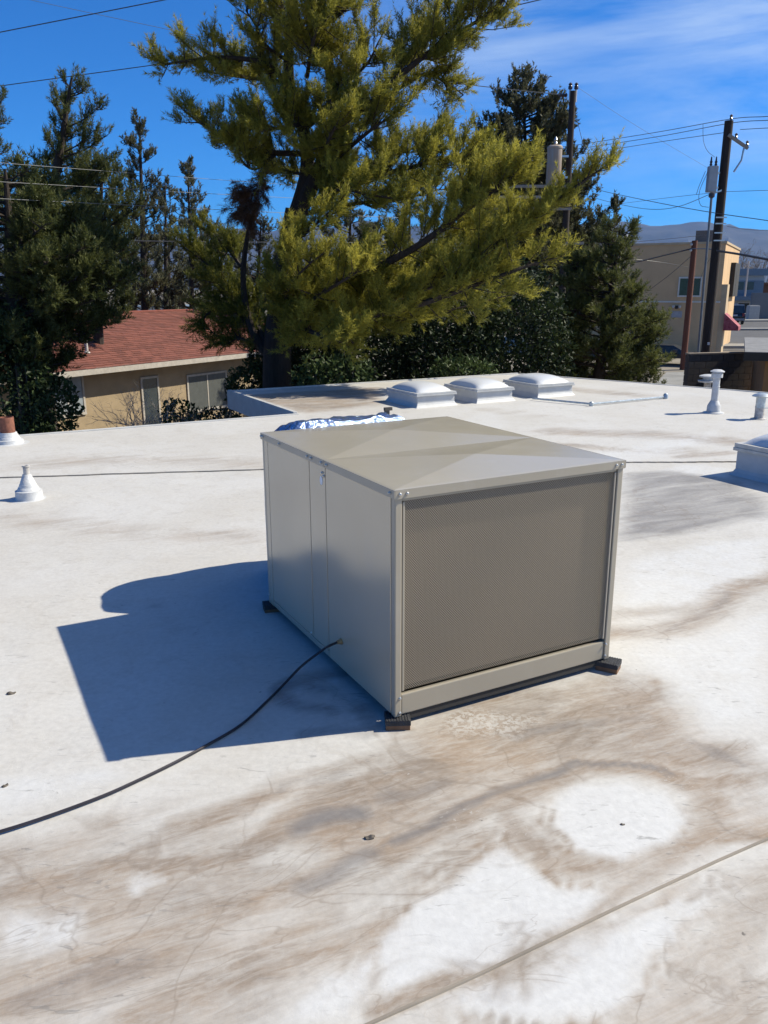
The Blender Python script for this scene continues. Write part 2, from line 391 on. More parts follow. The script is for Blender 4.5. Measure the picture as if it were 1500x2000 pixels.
def roof_mat():
    m, nt, ln, b = nmat('roof_membrane')
    def N(t, **k):
        n = nt.new(t)
        for a_, v_ in k.items(): setattr(n, a_, v_)
        return n
    def math_(op, a_, b_=None, clamp=False):
        n = N('ShaderNodeMath', operation=op, use_clamp=clamp)
        for i, s_ in enumerate((a_, b_)):
            if s_ is None: continue
            if isinstance(s_, (int, float)): n.inputs[i].default_value = s_
            else: ln.new(s_, n.inputs[i])
        return n.outputs[0]
    def noise(vec, sc, det=6, ro=.6, dist=0.0):
        n = N('ShaderNodeTexNoise'); n.inputs['Scale'].default_value = sc; n.inputs['Detail'].default_value = det
        n.inputs['Roughness'].default_value = ro; n.inputs['Distortion'].default_value = dist; ln.new(vec, n.inputs['Vector']); return n.outputs['Fac']
    def rangef(v, a_, b_, c=0.0, d=1.0):
        n = N('ShaderNodeMapRange'); ln.new(v, n.inputs[0])
        for i, x in zip((1, 2, 3, 4), (a_, b_, c, d)): n.inputs[i].default_value = x
        return n.outputs[0]
    def mix(f, c1, c2):
        n = N('ShaderNodeMixRGB'); ln.new(f, n.inputs['Fac'])
        for i, c in ((1, c1), (2, c2)):
            if isinstance(c, tuple): n.inputs[i].default_value = (*c, 1)
            else: ln.new(c, n.inputs[i])
        return n.outputs[0]
    tc = N('ShaderNodeTexCoord'); pos = tc.outputs['Object']
    mpn = N('ShaderNodeMapping'); mpn.vector_type = 'TEXTURE'; mpn.inputs['Rotation'].default_value = (0, 0, YAW - 0.08); mpn.inputs['Scale'].default_value = (2.4, 0.55, 1)
    ln.new(pos, mpn.inputs['Vector']); st = mpn.outputs[0]
    at = N('ShaderNodeAttribute'); at.attribute_name = 'stain_shade'
    sep = N('ShaderNodeSeparateColor'); ln.new(at.outputs['Color'], sep.inputs[0])
    big = noise(pos, 0.7, 5, .6, .6); streak = noise(st, 3.0, 8, .66, .8); fine = noise(pos, 38, 5, .7); med = noise(pos, 7.5, 7, .66, .7)
    wipe = noise(st, 16, 6, .7, 1.5)
    base = mix(rangef(big, .36, .68), (0.525, 0.515, 0.495), (0.475, 0.455, 0.42))
    base = mix(rangef(med, .50, .78, 0, .55), base, (0.40, 0.37, 0.33))
    # white, freshly washed spots
    wv = math_('ADD', sep.outputs['Blue'], rangef(med, .3, .7, -.30, .30)); wv = rangef(wv, .15, .85)
    wv = math_('MULTIPLY', wv, rangef(sep.outputs['Blue'], 0.02, .25))
    # tan silt, and the shade painted on the rear wing
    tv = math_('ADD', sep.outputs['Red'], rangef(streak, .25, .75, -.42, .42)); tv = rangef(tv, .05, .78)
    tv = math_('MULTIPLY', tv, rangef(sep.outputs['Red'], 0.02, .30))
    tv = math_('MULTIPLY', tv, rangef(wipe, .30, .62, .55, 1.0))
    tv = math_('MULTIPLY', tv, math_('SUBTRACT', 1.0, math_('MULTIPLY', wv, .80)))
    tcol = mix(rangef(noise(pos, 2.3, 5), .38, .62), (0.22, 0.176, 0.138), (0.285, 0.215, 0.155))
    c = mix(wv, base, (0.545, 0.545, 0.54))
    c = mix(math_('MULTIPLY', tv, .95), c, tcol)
    # grey sediment
    gv = math_('ADD', sep.outputs['Green'], rangef(streak, .25, .75, -.35, .35)); gv = rangef(gv, .2, .9)
    gv = math_('MULTIPLY', gv, rangef(sep.outputs['Green'], 0.02, .3))
    c = mix(math_('MULTIPLY', gv, .80), c, (0.165, 0.158, 0.158))
    # dried water lines: thin contours
    tide = math_('ABSOLUTE', math_('SUBTRACT', noise(pos, 1.3, 5, .5, .9), .5))
    tide = rangef(tide, 0.0, 0.012, 1, 0)
    tide2 = math_('ABSOLUTE', math_('SUBTRACT', noise(st, 2.2, 4, .55, 1.2), .53)); tide2 = rangef(tide2, 0.0, .007, 1, 0)
    near = rangef(math_('ADD', sep.outputs['Red'], math_('MULTIPLY', sep.outputs['Green'], .6)), 0.05, .5, .06, .85)
    c = mix(math_('MULTIPLY', math_('MAXIMUM', tide, tide2), math_('MULTIPLY', near, .42)), c, (0.19, 0.15, 0.115))
    # flaked white speckle over the silt, dark scuffs and specks
    fl = rangef(noise(pos, 55, 4, .7), .60, .66); fl = math_('MULTIPLY', fl, rangef(noise(pos, 2.7, 3), .56, .66))
    fl = math_('MAXIMUM', fl, math_('MULTIPLY', rangef(noise(pos, 48, 4, .7), .47, .53), at.outputs['Alpha']))
    c = mix(math_('MULTIPLY', fl, .7), c, (0.47, 0.455, 0.43))
    mps = N('ShaderNodeMapping'); mps.inputs['Rotation'].default_value = (0, 0, .4); mps.inputs['Scale'].default_value = (3.2, 15.0, 1); ln.new(pos, mps.inputs['Vector'])
    sc1 = rangef(noise(mps.outputs[0], 2.2, 3, .6, 2.2), .63, .68)
    sc1 = math_('MULTIPLY', sc1, rangef(noise(pos, 1.6, 3), .45, .6, .0, .5))
    c = mix(sc1, c, (0.17, 0.165, 0.16))
    spk = rangef(noise(pos, 23, 2, .5), .775, .80)
    c = mix(math_('MULTIPLY', spk, .8), c, (0.10, 0.09, 0.08))
    grain = rangef(fine, .3, .7, .90, 1.06)
    hs = N('ShaderNodeHueSaturation'); ln.new(c, hs.inputs['Color']); ln.new(grain, hs.inputs['Value'])
    ln.new(hs.outputs[0], b.inputs['Base Color'])
    b.inputs['Roughness'].default_value = .62; b.inputs['Specular IOR Level'].default_value = .25
    bp = N('ShaderNodeBump'); bp.inputs['Strength'].default_value = .35; bp.inputs['Distance'].default_value = .006
    ln.new(math_('ADD', math_('MULTIPLY', med, .8), math_('MULTIPLY', fine, .25)), bp.inputs['Height']); ln.new(bp.outputs[0], b.inputs['Normal'])
    return m
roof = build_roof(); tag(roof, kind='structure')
m_white_trim = mat('white_coated_edge', (0.45, 0.45, 0.44), .6, var=.12, scale=5, bump=.2)
m_stucco_near = mat('stucco_near', (0.40, 0.36, 0.30), .9, var=.12, scale=3, bump=.5, bscale=60)
# edge fascia boards and walls below the roof
def run_board(name, p, q, z0, z1, th, m, outward):
    p, q = np.array(p[:2]), np.array(q[:2]); o = np.array(outward[:2]) * th
    vs = [(*p, z0), (*q, z0), (*(q + o), z0), (*(p + o), z0), (*p, z1), (*q, z1), (*(q + o), z1), (*(p + o), z1)]
    return MB().add(vs, [(0, 3, 2, 1), (4, 5, 6, 7), (0, 1, 5, 4), (1, 2, 6, 5), (2, 3, 7, 6), (3, 0, 4, 7)]).build(name, m, roof, bevel=.008)
run_board('fascia', RW(UE_L, V_EDGE), RW(U_WING - .002, V_EDGE), -.26, .015, .05, m_white_trim, BX)
run_board('fascia', RW(U_WING, V_EDGE + .052), RW(U_WING, V_BACK), -.26, .035, .06, m_white_trim, -AX)
run_board('fascia', RW(U_WING - .06, V_BACK + .001), RW(8.22, V_BACK + .001), -.26, .02, .05, m_white_trim, BX)
run_board('fascia', RW(roof_right(-6) + .001, -6), RW(8.221, V_BACK), -.26, .012, .05, m_white_trim, AX)
def wall_run(p, q, outward):
    return run_board('wall', p, q, ZG, -.262, .12, m_stucco_near, outward)
wall_run(RW(UE_L, V_EDGE - .4), RW(U_WING + .28, V_EDGE - .4), BX)
wall_run(RW(U_WING + .4, V_EDGE - .4), RW(U_WING + .4, V_BACK - .3), -AX)
wall_run(RW(U_WING + .28, V_BACK - .3), RW(7.9, V_BACK - .3), BX)
wall_run(RW(roof_right(-6) - .3, -6), RW(7.9, V_BACK - .3), AX)
# lapped membrane seams
def seam(pts, w, h, name='membrane_seam'):
    mb = MB(); pts = [np.array(p) for p in pts]
    for i in range(len(pts) - 1):
        n = 24; a_, b_ = pts[i], pts[i + 1]; d = (b_ - a_) / np.linalg.norm(b_ - a_); nn = np.array([-d[1], d[0], 0])
        top = []
        for k in range(n + 1):
            p = a_ + (b_ - a_) * k / n + nn * .004 * math.sin(k * 2.1 + i); z = float(roof_z(np.array([p[0]]), np.array([p[1]]))[0])
            o = len(mb.v)
            mb.add([(p[0] - nn[0] * .003, p[1] - nn[1] * .003, z - .01), (p[0], p[1], z + h), (p[0] + nn[0] * w, p[1] + nn[1] * w, z + .0012), (p[0] + nn[0] * w, p[1] + nn[1] * w, z - .01)], [])
            if k: mb.f += [(o - 4, o, o + 1, o - 3), (o - 3, o + 1, o + 2, o - 2), (o - 2, o + 2, o + 3, o - 1)]
    return mb.build(name, mat('seam_membrane', (0.30, 0.26, 0.21), .65, var=.2, scale=4, bump=.2), roof, recalc=False)
seam([G(-900, 958), G(0, 935), G(510, 918), G(1220, 904), G(1430, 903), G(2000, 906)], .05, .012)
seam([RW(-3.5, -1.052), RW(6, -1.05)], .009, .0045)

# ------------------------------------------------------------------ packaged rooftop unit
def paint_mat(name, c, rough=.30, wav=.0, spec=.6, metal=0.0):
    m, nt, ln, b = nmat(name)
    tc = nt.new('ShaderNodeTexCoord'); n = nt.new('ShaderNodeTexNoise'); n.inputs['Scale'].default_value = 3.0; n.inputs['Detail'].default_value = 7
    ln.new(tc.outputs['Object'], n.inputs['Vector'])
    mx = nt.new('ShaderNodeMixRGB'); ln.new(n.outputs['Fac'], mx.inputs['Fac'])
    mx.inputs[1].default_value = (*[x * .93 for x in c], 1); mx.inputs[2].default_value = (*[x * 1.06 for x in c], 1)
    nd = nt.new('ShaderNodeTexNoise'); nd.inputs['Scale'].default_value = 7; nd.inputs['Detail'].default_value = 9; nd.inputs['Roughness'].default_value = .75
    mpd = nt.new('ShaderNodeMapping'); mpd.inputs['Scale'].default_value = (1, 1, .35); ln.new(tc.outputs['Object'], mpd.inputs['Vector']); ln.new(mpd.outputs[0], nd.inputs['Vector'])
    rd2 = nt.new('ShaderNodeMapRange'); rd2.inputs[1].default_value = .52; rd2.inputs[2].default_value = .72; rd2.inputs[4].default_value = .30; ln.new(nd.outputs['Fac'], rd2.inputs[0])
    mxd = nt.new('ShaderNodeMixRGB'); ln.new(rd2.outputs[0], mxd.inputs['Fac']); ln.new(mx.outputs[0], mxd.inputs[1]); mxd.inputs[2].default_value = (.42, .39, .34, 1)
    ln.new(mxd.outputs[0], b.inputs['Base Color'])
    b.inputs['Roughness'].default_value = rough; b.inputs['Specular IOR Level'].default_value = spec; b.inputs['Metallic'].default_value = metal
    r = nt.new('ShaderNodeMapRange'); r.inputs[3].default_value = rough * .8; r.inputs[4].default_value = rough * 1.3
    n2 = nt.new('ShaderNodeTexNoise'); n2.inputs['Scale'].default_value = 9; n2.inputs['Detail'].default_value = 5
    ln.new(tc.outputs['Object'], n2.inputs['Vector']); ln.new(n2.outputs['Fac'], r.inputs[0]); ln.new(r.outputs[0], b.inputs['Roughness'])
    if wav:
        n3 = nt.new('ShaderNodeTexNoise'); n3.inputs['Scale'].default_value = 1.9; n3.inputs['Detail'].default_value = 0
        ln.new(tc.outputs['Object'], n3.inputs['Vector'])
        bp = nt.new('ShaderNodeBump'); bp.inputs['Strength'].default_value = 1; bp.inputs['Distance'].default_value = wav
        ln.new(n3.outputs['Fac'], bp.inputs['Height']); ln.new(bp.outputs[0], b.inputs['Normal'])
    return m
TANP_C = (0.335, 0.298, 0.235)
m_paint = paint_mat('tan_enamel', TANP_C, .30)
m_panel = paint_mat('tan_enamel_panel', (.47, .41, .31), .20, .022, 1.0, .22)
m_lid = paint_mat('tan_enamel_lid', (0.36, 0.328, 0.265), .20, .002, .8, .0)
m_screw = mat('zinc_screw', (0.55, 0.55, 0.54), .35, .9, var=.1)
m_dark = mat('dark_inside', (0.03, 0.028, 0.026), .8)
def screen_mat():
    m, nt, ln, b = nmat('perforated_screen')
    b.inputs['Base Color'].default_value = (0.31, 0.262, 0.195, 1); b.inputs['Roughness'].default_value = .45
    tc = nt.new('ShaderNodeTexCoord'); sx = nt.new('ShaderNodeSeparateXYZ'); ln.new(tc.outputs['Object'], sx.inputs[0])
    def mt(op, a_, b_):
        n = nt.new('ShaderNodeMath'); n.operation = op
        for i, s_ in enumerate((a_, b_)):
            if isinstance(s_, (int, float)): n.inputs[i].default_value = s_
            elif s_ is not None: ln.new(s_, n.inputs[i])
        return n.outputs[0]
    P = 0.0044
    u = mt('MULTIPLY', sx.outputs['X'], math.pi / P * 1.0); w = mt('MULTIPLY', sx.outputs['Z'], math.pi / P * .9)
    cc = mt('ADD', mt('COSINE', mt('ADD', u, w), None), mt('COSINE', mt('SUBTRACT', u, w), None))
    hole = mt('GREATER_THAN', cc, -0.10)
    tr = nt.new('ShaderNodeBsdfTransparent'); ms = nt.new('ShaderNodeMixShader')
    ln.new(hole, ms.inputs['Fac']); ln.new(b.outputs[0], ms.inputs[1]); ln.new(tr.outputs[0], ms.inputs[2])
    ln.new(ms.outputs[0], nt['Material Output'].inputs['Surface'])
    return m
def coil_mat():
    m, nt, ln, b = nmat('condenser_coil')
    tc = nt.new('ShaderNodeTexCoord'); wv = nt.new('ShaderNodeTexWave'); wv.inputs['Scale'].default_value = 60; wv.bands_direction = 'X'
    ln.new(tc.outputs['Object'], wv.inputs['Vector'])
    mx = nt.new('ShaderNodeMixRGB'); ln.new(wv.outputs['Fac'], mx.inputs['Fac']); mx.inputs[1].default_value = (.07, .055, .043, 1); mx.inputs[2].default_value = (.16, .128, .10, 1)
    ln.new(mx.outputs[0], b.inputs['Base Color']); b.inputs['Roughness'].default_value = .6
    return m
ac = thing('air_conditioner', 'big tan sheet metal air conditioning unit standing on the white roof', 'air conditioner', RW(UW / 2, UL / 2, 0), YAW)
OX, OY = -UW / 2, -UL / 2
def ub(x0, x1, y0, y1, z0, z1): return MB().box(x0 + OX, x1 + OX, y0 + OY, y1 + OY, z0, z1)
ZB = 0.045; ZL = 0.868
# frame: posts are set in 6 mm under the lid overhang
e = .006
for (x0, x1, y0, y1) in ((e, .034, e, .034), (UW - .034, UW - e, e, .034), (e, .034, UL - .034, UL - e), (UW - .034, UW - e, UL - .034, UL - e)):
    ub(x0, x1, y0, y1, ZB, ZL).build('corner_post', m_paint, ac, bevel=.004)
# front: bottom rail, screen with its frame, coil behind it
ub(.036, UW - .036, .010, .030, ZB + .004, .128).build('bottom_rail', m_paint, ac, bevel=.004)
ub(.036, UW - .036, .012, .030, .852, ZL).build('top_rail', m_paint, ac, bevel=.003)
ub(.038, .047, .009, .024, .142, .850).build('screen_frame', m_paint, ac, bevel=.002)
ub(UW - .047, UW - .038, .009, .024, .142, .850).build('screen_frame', m_paint, ac, bevel=.002)
ub(.036, UW - .036, .05, .07, .13, .142).build('drip_ledge', m_dark, ac)
scr = MB().add([(.047 + OX, .015 + OY, .143), (UW - .047 + OX, .015 + OY, .143), (UW - .047 + OX, .015 + OY, .851), (.047 + OX, .015 + OY, .851)], [(0, 1, 2, 3)])
tag(scr.build('screen', screen_mat(), ac), 'fine perforated metal screen over the coil')
ub(.05, UW - .05, .045, .07, .1425, .85).build('coil', coil_mat(), ac)
# left side panels (x = 0 face), back post, joints left open
def side(x0, x1, y0, y1, z0, z1, name='side_panel', m=None, b=.003):
    return ub(x0, x1, y0, y1, z0, z1).build(name, m or m_panel, ac, bevel=b)
side(.004, .024, .0345, .5700, ZB + .006, ZL, b=.002)
side(.0040, .024, .5755, .7320, .079, ZL, b=.002)
side(.0040, .024, .7375, 1.2215, .079, ZL, b=.002)
side(.004, .024, 1.2258, UL - .035, ZB + .002, ZL)
side(.005, .0235, .5735, 1.2230, ZB + .004, .0755, 'bottom_rail', m_paint)
side(UW - .024, UW - .004, .0345, UL - .035, ZB + .004, ZL)
ub(.036, UW - .036, UL - .024, UL - .004, ZB + .004, ZL).build('back_panel', m_panel, ac, bevel=.003)
ub(.036, UW - .036, .016, .070, .020, ZB + .003).build('gap_shade_strip', m_dark, ac)  # dark strip standing in for the shadow gap under the front rail
ub(.0245, UW - .0245, .071, UL - .0245, ZB - .004, ZB + .02).build('base_pan', m_dark, ac)
# lid: two shallow pyramids pressed in the sheet, turned-down flange
lid = MB(); h = UH - .002; pk = .024; V1 = .574
def pyr(y0, y1):
    i = .012
    i0, i1 = (i if y0 == 0 else .0005), (i if y1 == UL else .0005)
    vs = [(i, y0 + i0, h), (UW - i, y0 + i0, h), (UW - i, y1 - i1, h), (i, y1 - i1, h), (UW / 2, (y0 + y1) / 2, h + pk)]
    lid.add([(x + OX, y + OY, z) for x, y, z in vs], [(0, 1, 4), (1, 2, 4), (2, 3, 4), (3, 0, 4)])
    ring = [(0, y0, h - .002), (UW, y0, h - .002), (UW, y1, h - .002), (0, y1, h - .002)]
    lid.add([(x + OX, y + OY, z) for x, y, z in ring + vs[:4]], [(0, 1, 5, 4), (1, 2, 6, 5), (2, 3, 7, 6), (3, 0, 4, 7)])
pyr(0, V1); pyr(V1, UL)
lid.build('lid', m_lid, ac, recalc=True)
fl = [('lid_flange', 0, .003, -.0, V1 - .002), ('lid_flange', 0, .003, V1 + .002, UL)]
for nme, x0, x1, y0, y1 in fl: ub(x0, x1, y0, y1, .866, h - .0022).build(nme, m_paint, ac, bevel=.001)
ub(0.0032, UW - .0032, 0, .003, .864, h - .0022).build('lid_flange', m_paint, ac, bevel=.001)
ub(0.0032, UW - .0032, UL - .003, UL, .866, h - .0022).build('lid_flange', m_paint, ac, bevel=.001)
ub(UW - .003, UW, 0, UL, .866, h - .0022).build('lid_flange', m_paint, ac, bevel=.001)
scm = MB().lathe([(.006, 0), (.006, .0015), (.0038, .003), (.0038, .006), (.0025, .0068)], n=8)
s0 = scm.build('screw', m_screw, ac, smooth=True)
sx = [(-.001, y, .882) for y in (.03, .548, .60, .70, .742, 1.06, 1.27, 1.29)]
first = True
def screw(p, rot):
    global first
    o = s0 if first else dup(s0, 'screw', ac)
    first = False
    o.location = (p[0] + OX, p[1] + OY, p[2]); o.rotation_euler = rot
for p in sx: screw(p, (0, -math.pi / 2, 0))
for p in [(.022, -.001, .881), (.05, -.001, .881), (UW - .05, -.001, .881), (UW - .022, -.001, .881)]: screw(p, (math.pi / 2, 0, 0))
for p in [(.027, .006, .118), (.027, .006, .060), (UW - .030, .006, .116), (UW - .030, .006, .064)]: screw(p, (math.pi / 2, 0, 0))
for p in [(.003, .755, .09), (.003, .60, .84), (.003, .584, .83), (.003, 1.28, .09)]: screw(p, (0, -math.pi / 2, 0))
lab = MB().lathe([(.016, 0), (.016, .0012)], n=18); lab_o = lab.build('round_sticker', mat('sticker', (.72, .73, .76), .4), ac)
lab_o.location = (.0038 + OX, .612 + OY, .806); lab_o.rotation_euler = (0, -math.pi / 2, 0); lab_o.scale = (1.15, .8, 1)
gl = MB().lathe([(.013, 0), (.013, .006), (.009, .012), (.007, .02)], n=12).build('cable_gland', mat('brass_gland', (.32, .22, .10), .5, .3), ac)
gl.location = (.004 + OX, .449 + OY, .171); gl.rotation_euler = (0, -math.pi / 2, 0)
# rubber-topped wood pads
m_rub = mat('rubber_pad', (.030, .031, .036), .75, var=.35, scale=30, bump=.6, bscale=120)
m_pad = mat('pad_wood', (.16, .085, .045), .8, var=.35, scale=14)
for (p, rz, lb) in ((RW(.025, .02), .05, 'dark rubber topped pad under the near corner of the unit'), (RW(UW - .012, .0), -.5, 'dark rubber topped pad under the right front corner of the unit'),
                    (RW(.02, UL - .02), .3, 'dark pad in the shade under the rear left corner of the unit'), (RW(UW - .03, UL - .03), .1, 'pad under the far right corner of the unit')):
    t = thing('support_pad', lb, 'pad', (p[0], p[1], 0.0), rz, 'pads under the unit')
    MB().box(-.045, .045, -.036, .036, -.004, .022).build('block', m_pad, t, bevel=.003)
    mt_ = MB().box(-.0465, .0465, -.0375, .0375, .0222, .041)
    for k in range(9): mt_.box(-.044 + k * .010, -.0395 + k * .010, -.0365, .0365, .0412, .043)
    mt_.build('rubber_top', m_rub, t)

# ------------------------------------------------------------------ foil wrapped duct hood behind the unit
def foil_mat():
    m, nt, ln, b = nmat('aluminium_foil'); b.inputs['Metallic'].default_value = .85; b.inputs['Base Color'].default_value = (.36, .46, .66, 1); b.inputs['Roughness'].default_value = .18
    tc = nt.new('ShaderNodeTexCoord'); n = nt.new('ShaderNodeTexNoise'); n.inputs['Scale'].default_value = 26; n.inputs['Detail'].default_value = 4; n.inputs['Distortion'].default_value = .5
    ln.new(tc.outputs['Object'], n.inputs['Vector']); bp = nt.new('ShaderNodeBump'); bp.inputs['Strength'].default_value = .9; bp.inputs['Distance'].default_value = .03
    ln.new(n.outputs['Fac'], bp.inputs['Height']); ln.new(bp.outputs[0], b.inputs['Normal']); return m
duct = thing('foil_duct', 'shiny crumpled foil wrapped duct bending down behind the unit', 'duct', RW(UW / 2, UL + .3, 0), YAW)
dm = MB(); NU, NP = 40, 40; vs = []
for i in range(NU + 1):
    s_ = i / NU; u = -.42 + .86 * s_
    ed = (max(0.0, 1 - min(s_, 1 - s_) / .22)); k = (1 - ed ** 2.6 * .75)
    row = []
    for j in range(NP + 1):
        t = j / NP
        if t < .62: a_ = (1 - t / .62) * math.pi / 2; v, z = .57 * k * math.cos(a_) ** .62,   .33 + .578 * (1 - (1 - k) * .6) * math.sin(a_) ** .62
        else: v, z = .57 * k, .33 * (1 - (t - .62) / .38)
        row.append((u, v - .29, z - .16 * max(0.0, 1 - v / .12) ** 2))
    vs += row
vs = np.array(vs); cr_ = fbm(vs[:, 0] * 14 + vs[:, 2] * 3, vs[:, 1] * 12 + vs[:, 2] * 9, 61, 4) - .5
vs[:, 2] += np.where(vs[:, 2] > .05, cr_ * .04, 0); vs[:, 1] += np.where(vs[:, 1] > -.25, cr_ * .03, 0)
fs = [(i * (NP + 1) + j, (i + 1) * (NP + 1) + j, (i + 1) * (NP + 1) + j + 1, i * (NP + 1) + j + 1) for i in range(NU) for j in range(NP)]
lft = [j for j in range(NP + 1)]; c0 = len(vs)
vs = np.vstack([vs, [(-.42, -.29, 0), (.44, -.29, 0)]])
fs += [(c0, j, j + 1) for j in range(NP)] + [(c0 + 1, NU * (NP + 1) + j + 1, NU * (NP + 1) + j) for j in range(NP)]
dm.add(vs, fs).build('hood', foil_mat(), duct, smooth=True)
bk = MB().box(.33, .36, .04, .05, .845, .905).box(.33, .375, .035, .055, .895, .912)
bk.build('bracket', mat('dark_bracket', (.06, .05, .04), .6), duct)

# ------------------------------------------------------------------ black cable across the roof
def spline(pts, n=12):
    pts = np.array(pts, float); P = np.vstack([2 * pts[0] - pts[1], pts, 2 * pts[-1] - pts[-2]]); out = []
    for i in range(1, len(P) - 2):
        for k in range(n):
            t = k / n; a_, b_, c_, d_ = P[i - 1], P[i], P[i + 1], P[i + 2]
            out.append(.5 * ((2 * b_) + (-a_ + c_) * t + (2 * a_ - 5 * b_ + 4 * c_ - d_) * t * t + (-a_ + 3 * b_ - 3 * c_ + d_) * t ** 3))
    out.append(pts[-1]); return np.array(out)
cpts = [RW(-.012, .449, .171), RW(-.06, .44, .166)] + [G(x, y, z) for x, y, z in ((632, 1268, .13), (590, 1300, .07), (556, 1335, .02))]
cpts += [G(x, y, .009) for x, y in ((520, 1371), (470, 1416), (405, 1455), (340, 1490), (270, 1524), (200, 1555), (100, 1592), (0, 1624), (-120, 1655), (-300, 1690))]
cable = MB().tube(spline(cpts, 10), .0052, 8).build('cable', mat('black_cable', (.018, .015, .022), .45), smooth=True)
tag(cable, 'thin black cable running from the side of the unit across the roof', 'cable')

# ------------------------------------------------------------------ skylights
m_curb = mat('white_curb', (.47, .475, .475), .55, var=.10, scale=6, bump=.15)
m_alu = mat('skylight_alu', (.52, .50, .46), .5, .2, var=.15, scale=10)
m_dome = mat('milky_dome', (.58, .59, .60), .42, var=.05, scale=2, coat=.3)
def skylight(u0, v0, su, sv, hc, hf, hd, label, grp, mframe=None):
    t = thing('skylight', label, 'skylight', RW(u0 + su / 2, v0 + sv / 2, 0), YAW, grp)
    cb = MB(); prof = [(.05, -.01), (.03, .012), (.012, .035), (.0, .06), (0, hc)]
    rr = []
    for o, z in prof: rr += [(sx_ * (su / 2 + o), sy_ * (sv / 2 + o), z) for sx_, sy_ in ((-1, -1), (1, -1), (1, 1), (-1, 1))]
    cb.add(rr, [(i * 4 + j, i * 4 + (j + 1) % 4, (i + 1) * 4 + (j + 1) % 4, (i + 1) * 4 + j) for i in range(4) for j in range(4)])
    cb.build('curb', m_curb, t, bevel=.006)
    f_ = .025
    MB().box(-su / 2 - f_, su / 2 + f_, -sv / 2 - f_, sv / 2 + f_, hc + .001, hc + hf * .45).build('frame', mframe or m_alu, t, bevel=.004)
    MB().box(-su / 2 - f_ + .006, su / 2 + f_ - .006, -sv / 2 - f_ + .006, sv / 2 + f_ - .006, hc + hf * .46, hc + hf).build('retainer', mframe or m_alu, t, bevel=.004)
    n = 20; vs = []
    for i in range(n + 1):
        for j in range(n + 1):
            a_, b_ = -1 + 2 * i / n, -1 + 2 * j / n
            z = hd * (max(0, (1 - abs(a_) ** 2.6)) * max(0, (1 - abs(b_) ** 2.6))) ** .55
            vs.append((a_ * (su / 2 - .02), b_ * (sv / 2 - .02), hc + hf + .001 + z))
    MB().add(vs, [(i * (n + 1) + j, (i + 1) * (n + 1) + j, (i + 1) * (n + 1) + j + 1, i * (n + 1) + j + 1) for i in range(n) for j in range(n)]).build('dome', m_dome, t, smooth=True)
m_wframe = mat('white_frame', (.46, .465, .46), .5, var=.1)
skylight(4.27, 7.08, .59, .82, .15, .045, .105, 'white domed skylight, leftmost of the three in a row at the back of the roof', 'skylights in a row at the back', m_wframe)
skylight(5.24, 7.08, .60, .82, .15, .045, .105, 'white domed skylight, middle of the three in a row at the back of the roof', 'skylights in a row at the back', m_wframe)
skylight(6.34, 7.12, .64, .82, .15, .045, .105, 'white domed skylight, rightmost of the three in a row at the back of the roof', 'skylights in a row at the back', m_wframe)
skylight(4.58, 1.42, .95, .84, .215, .065, .13, 'large skylight on a shaded curb cut off by the right edge of the picture', None)

# ------------------------------------------------------------------ vents
m_vent = mat('vent_white', (.50, .505, .51), .5, var=.14, scale=14, bump=.3)
m_galv = mat('galvanised', (.42, .47, .50), .4, .6, var=.3, scale=18)
m_rust = mat('rusty_pipe', (.20, .075, .045), .8, var=.4, scale=22, bump=.3)
m_grime = mat('grimy_white', (.42, .40, .38), .7, var=.4, scale=25)
def boot(r0, r1, z1, steps=5):
    prof = [(r0 * 1.45, -.01), (r0 * 1.42, .004), (r0 * 1.02, .008), (r0, .014), (r0 * .98, z1 * .36)]
    for k in range(steps):
        f0 = k / steps; z = z1 * (.38 + .62 * f0); r = r0 * .84 + (r1 - r0 * .84) * f0 ** .8; r2_ = r0 * .84 + (r1 - r0 * .84) * ((k + 1) / steps) ** .8
        prof += [(r, z), (r2_ * 1.05, z + z1 * .62 / steps * .93)]
    return prof
p = G(58, 975)
t = thing('roof_vent', 'small white cone shaped roof vent with rippled boot on the left', 'vent', (p[0], p[1], 0))
t.scale = (.84, .84, .84)
MB().lathe(boot(.118, .035, .235), n=28).build('boot', m_vent, t, smooth=True)
MB().lathe([(.027, .2), (.027, .30), (.034, .302), (.034, .315), (.02, .316), (.018, .29)], n=16).build('pipe', m_grime, t, smooth=True)
p = G(18, 866)
t = thing('roof_vent', 'white flashed vent with a short rusty brown pipe at the left edge', 'vent', (p[0], p[1], 0))
t.scale = (.86, .86, .86)
MB().lathe(boot(.165, .095, .14, 3), n=28).build('boot', m_vent, t, smooth=True)
MB().lathe([(.085, .1), (.085, .32), (.075, .321), (.073, .22)], n=20, top=True).build('pipe', m_rust, t, smooth=True)
p = G(1393, 806)
t = thing('flue_vent', 'tall white flue pipe with flared foot and wide cap on the right', 'vent', (p[0], p[1], 0))
t.scale = (.82, .82, .82)
MB().lathe([(.16, -.01), (.155, .01), (.105, .02), (.10, .11), (.085, .14), (.06, .19)], n=24).build('foot', m_vent, t, smooth=True)
MB().lathe([(.055, .18), (.055, .40), (.058, .402), (.058, .415), (.053, .417), (.053, .555)], n=20).build('pipe', m_vent, t, smooth=True)
MB().lathe([(.052, .545), (.085, .55), (.085, .612), (.07, .616), (.07, .628), (.105, .632), (.105, .645), (.06, .668), (.0, .675)], n=24).build('cap', m_vent, t, smooth=True)
p = G(1482, 818)
t = thing('flue_vent', 'short grey flue pipe with a mushroom cap near the right edge', 'vent', (p[0], p[1], 0))
MB().lathe([(.10, -.01), (.095, .006), (.056, .012), (.055, .14)], n=20).build('foot', m_grime, t, smooth=True)
MB().lathe([(.060, .138), (.060, .150), (.056, .151), (.056, .26), (.066, .272)], n=20).build('pipe', m_galv, t, smooth=True)
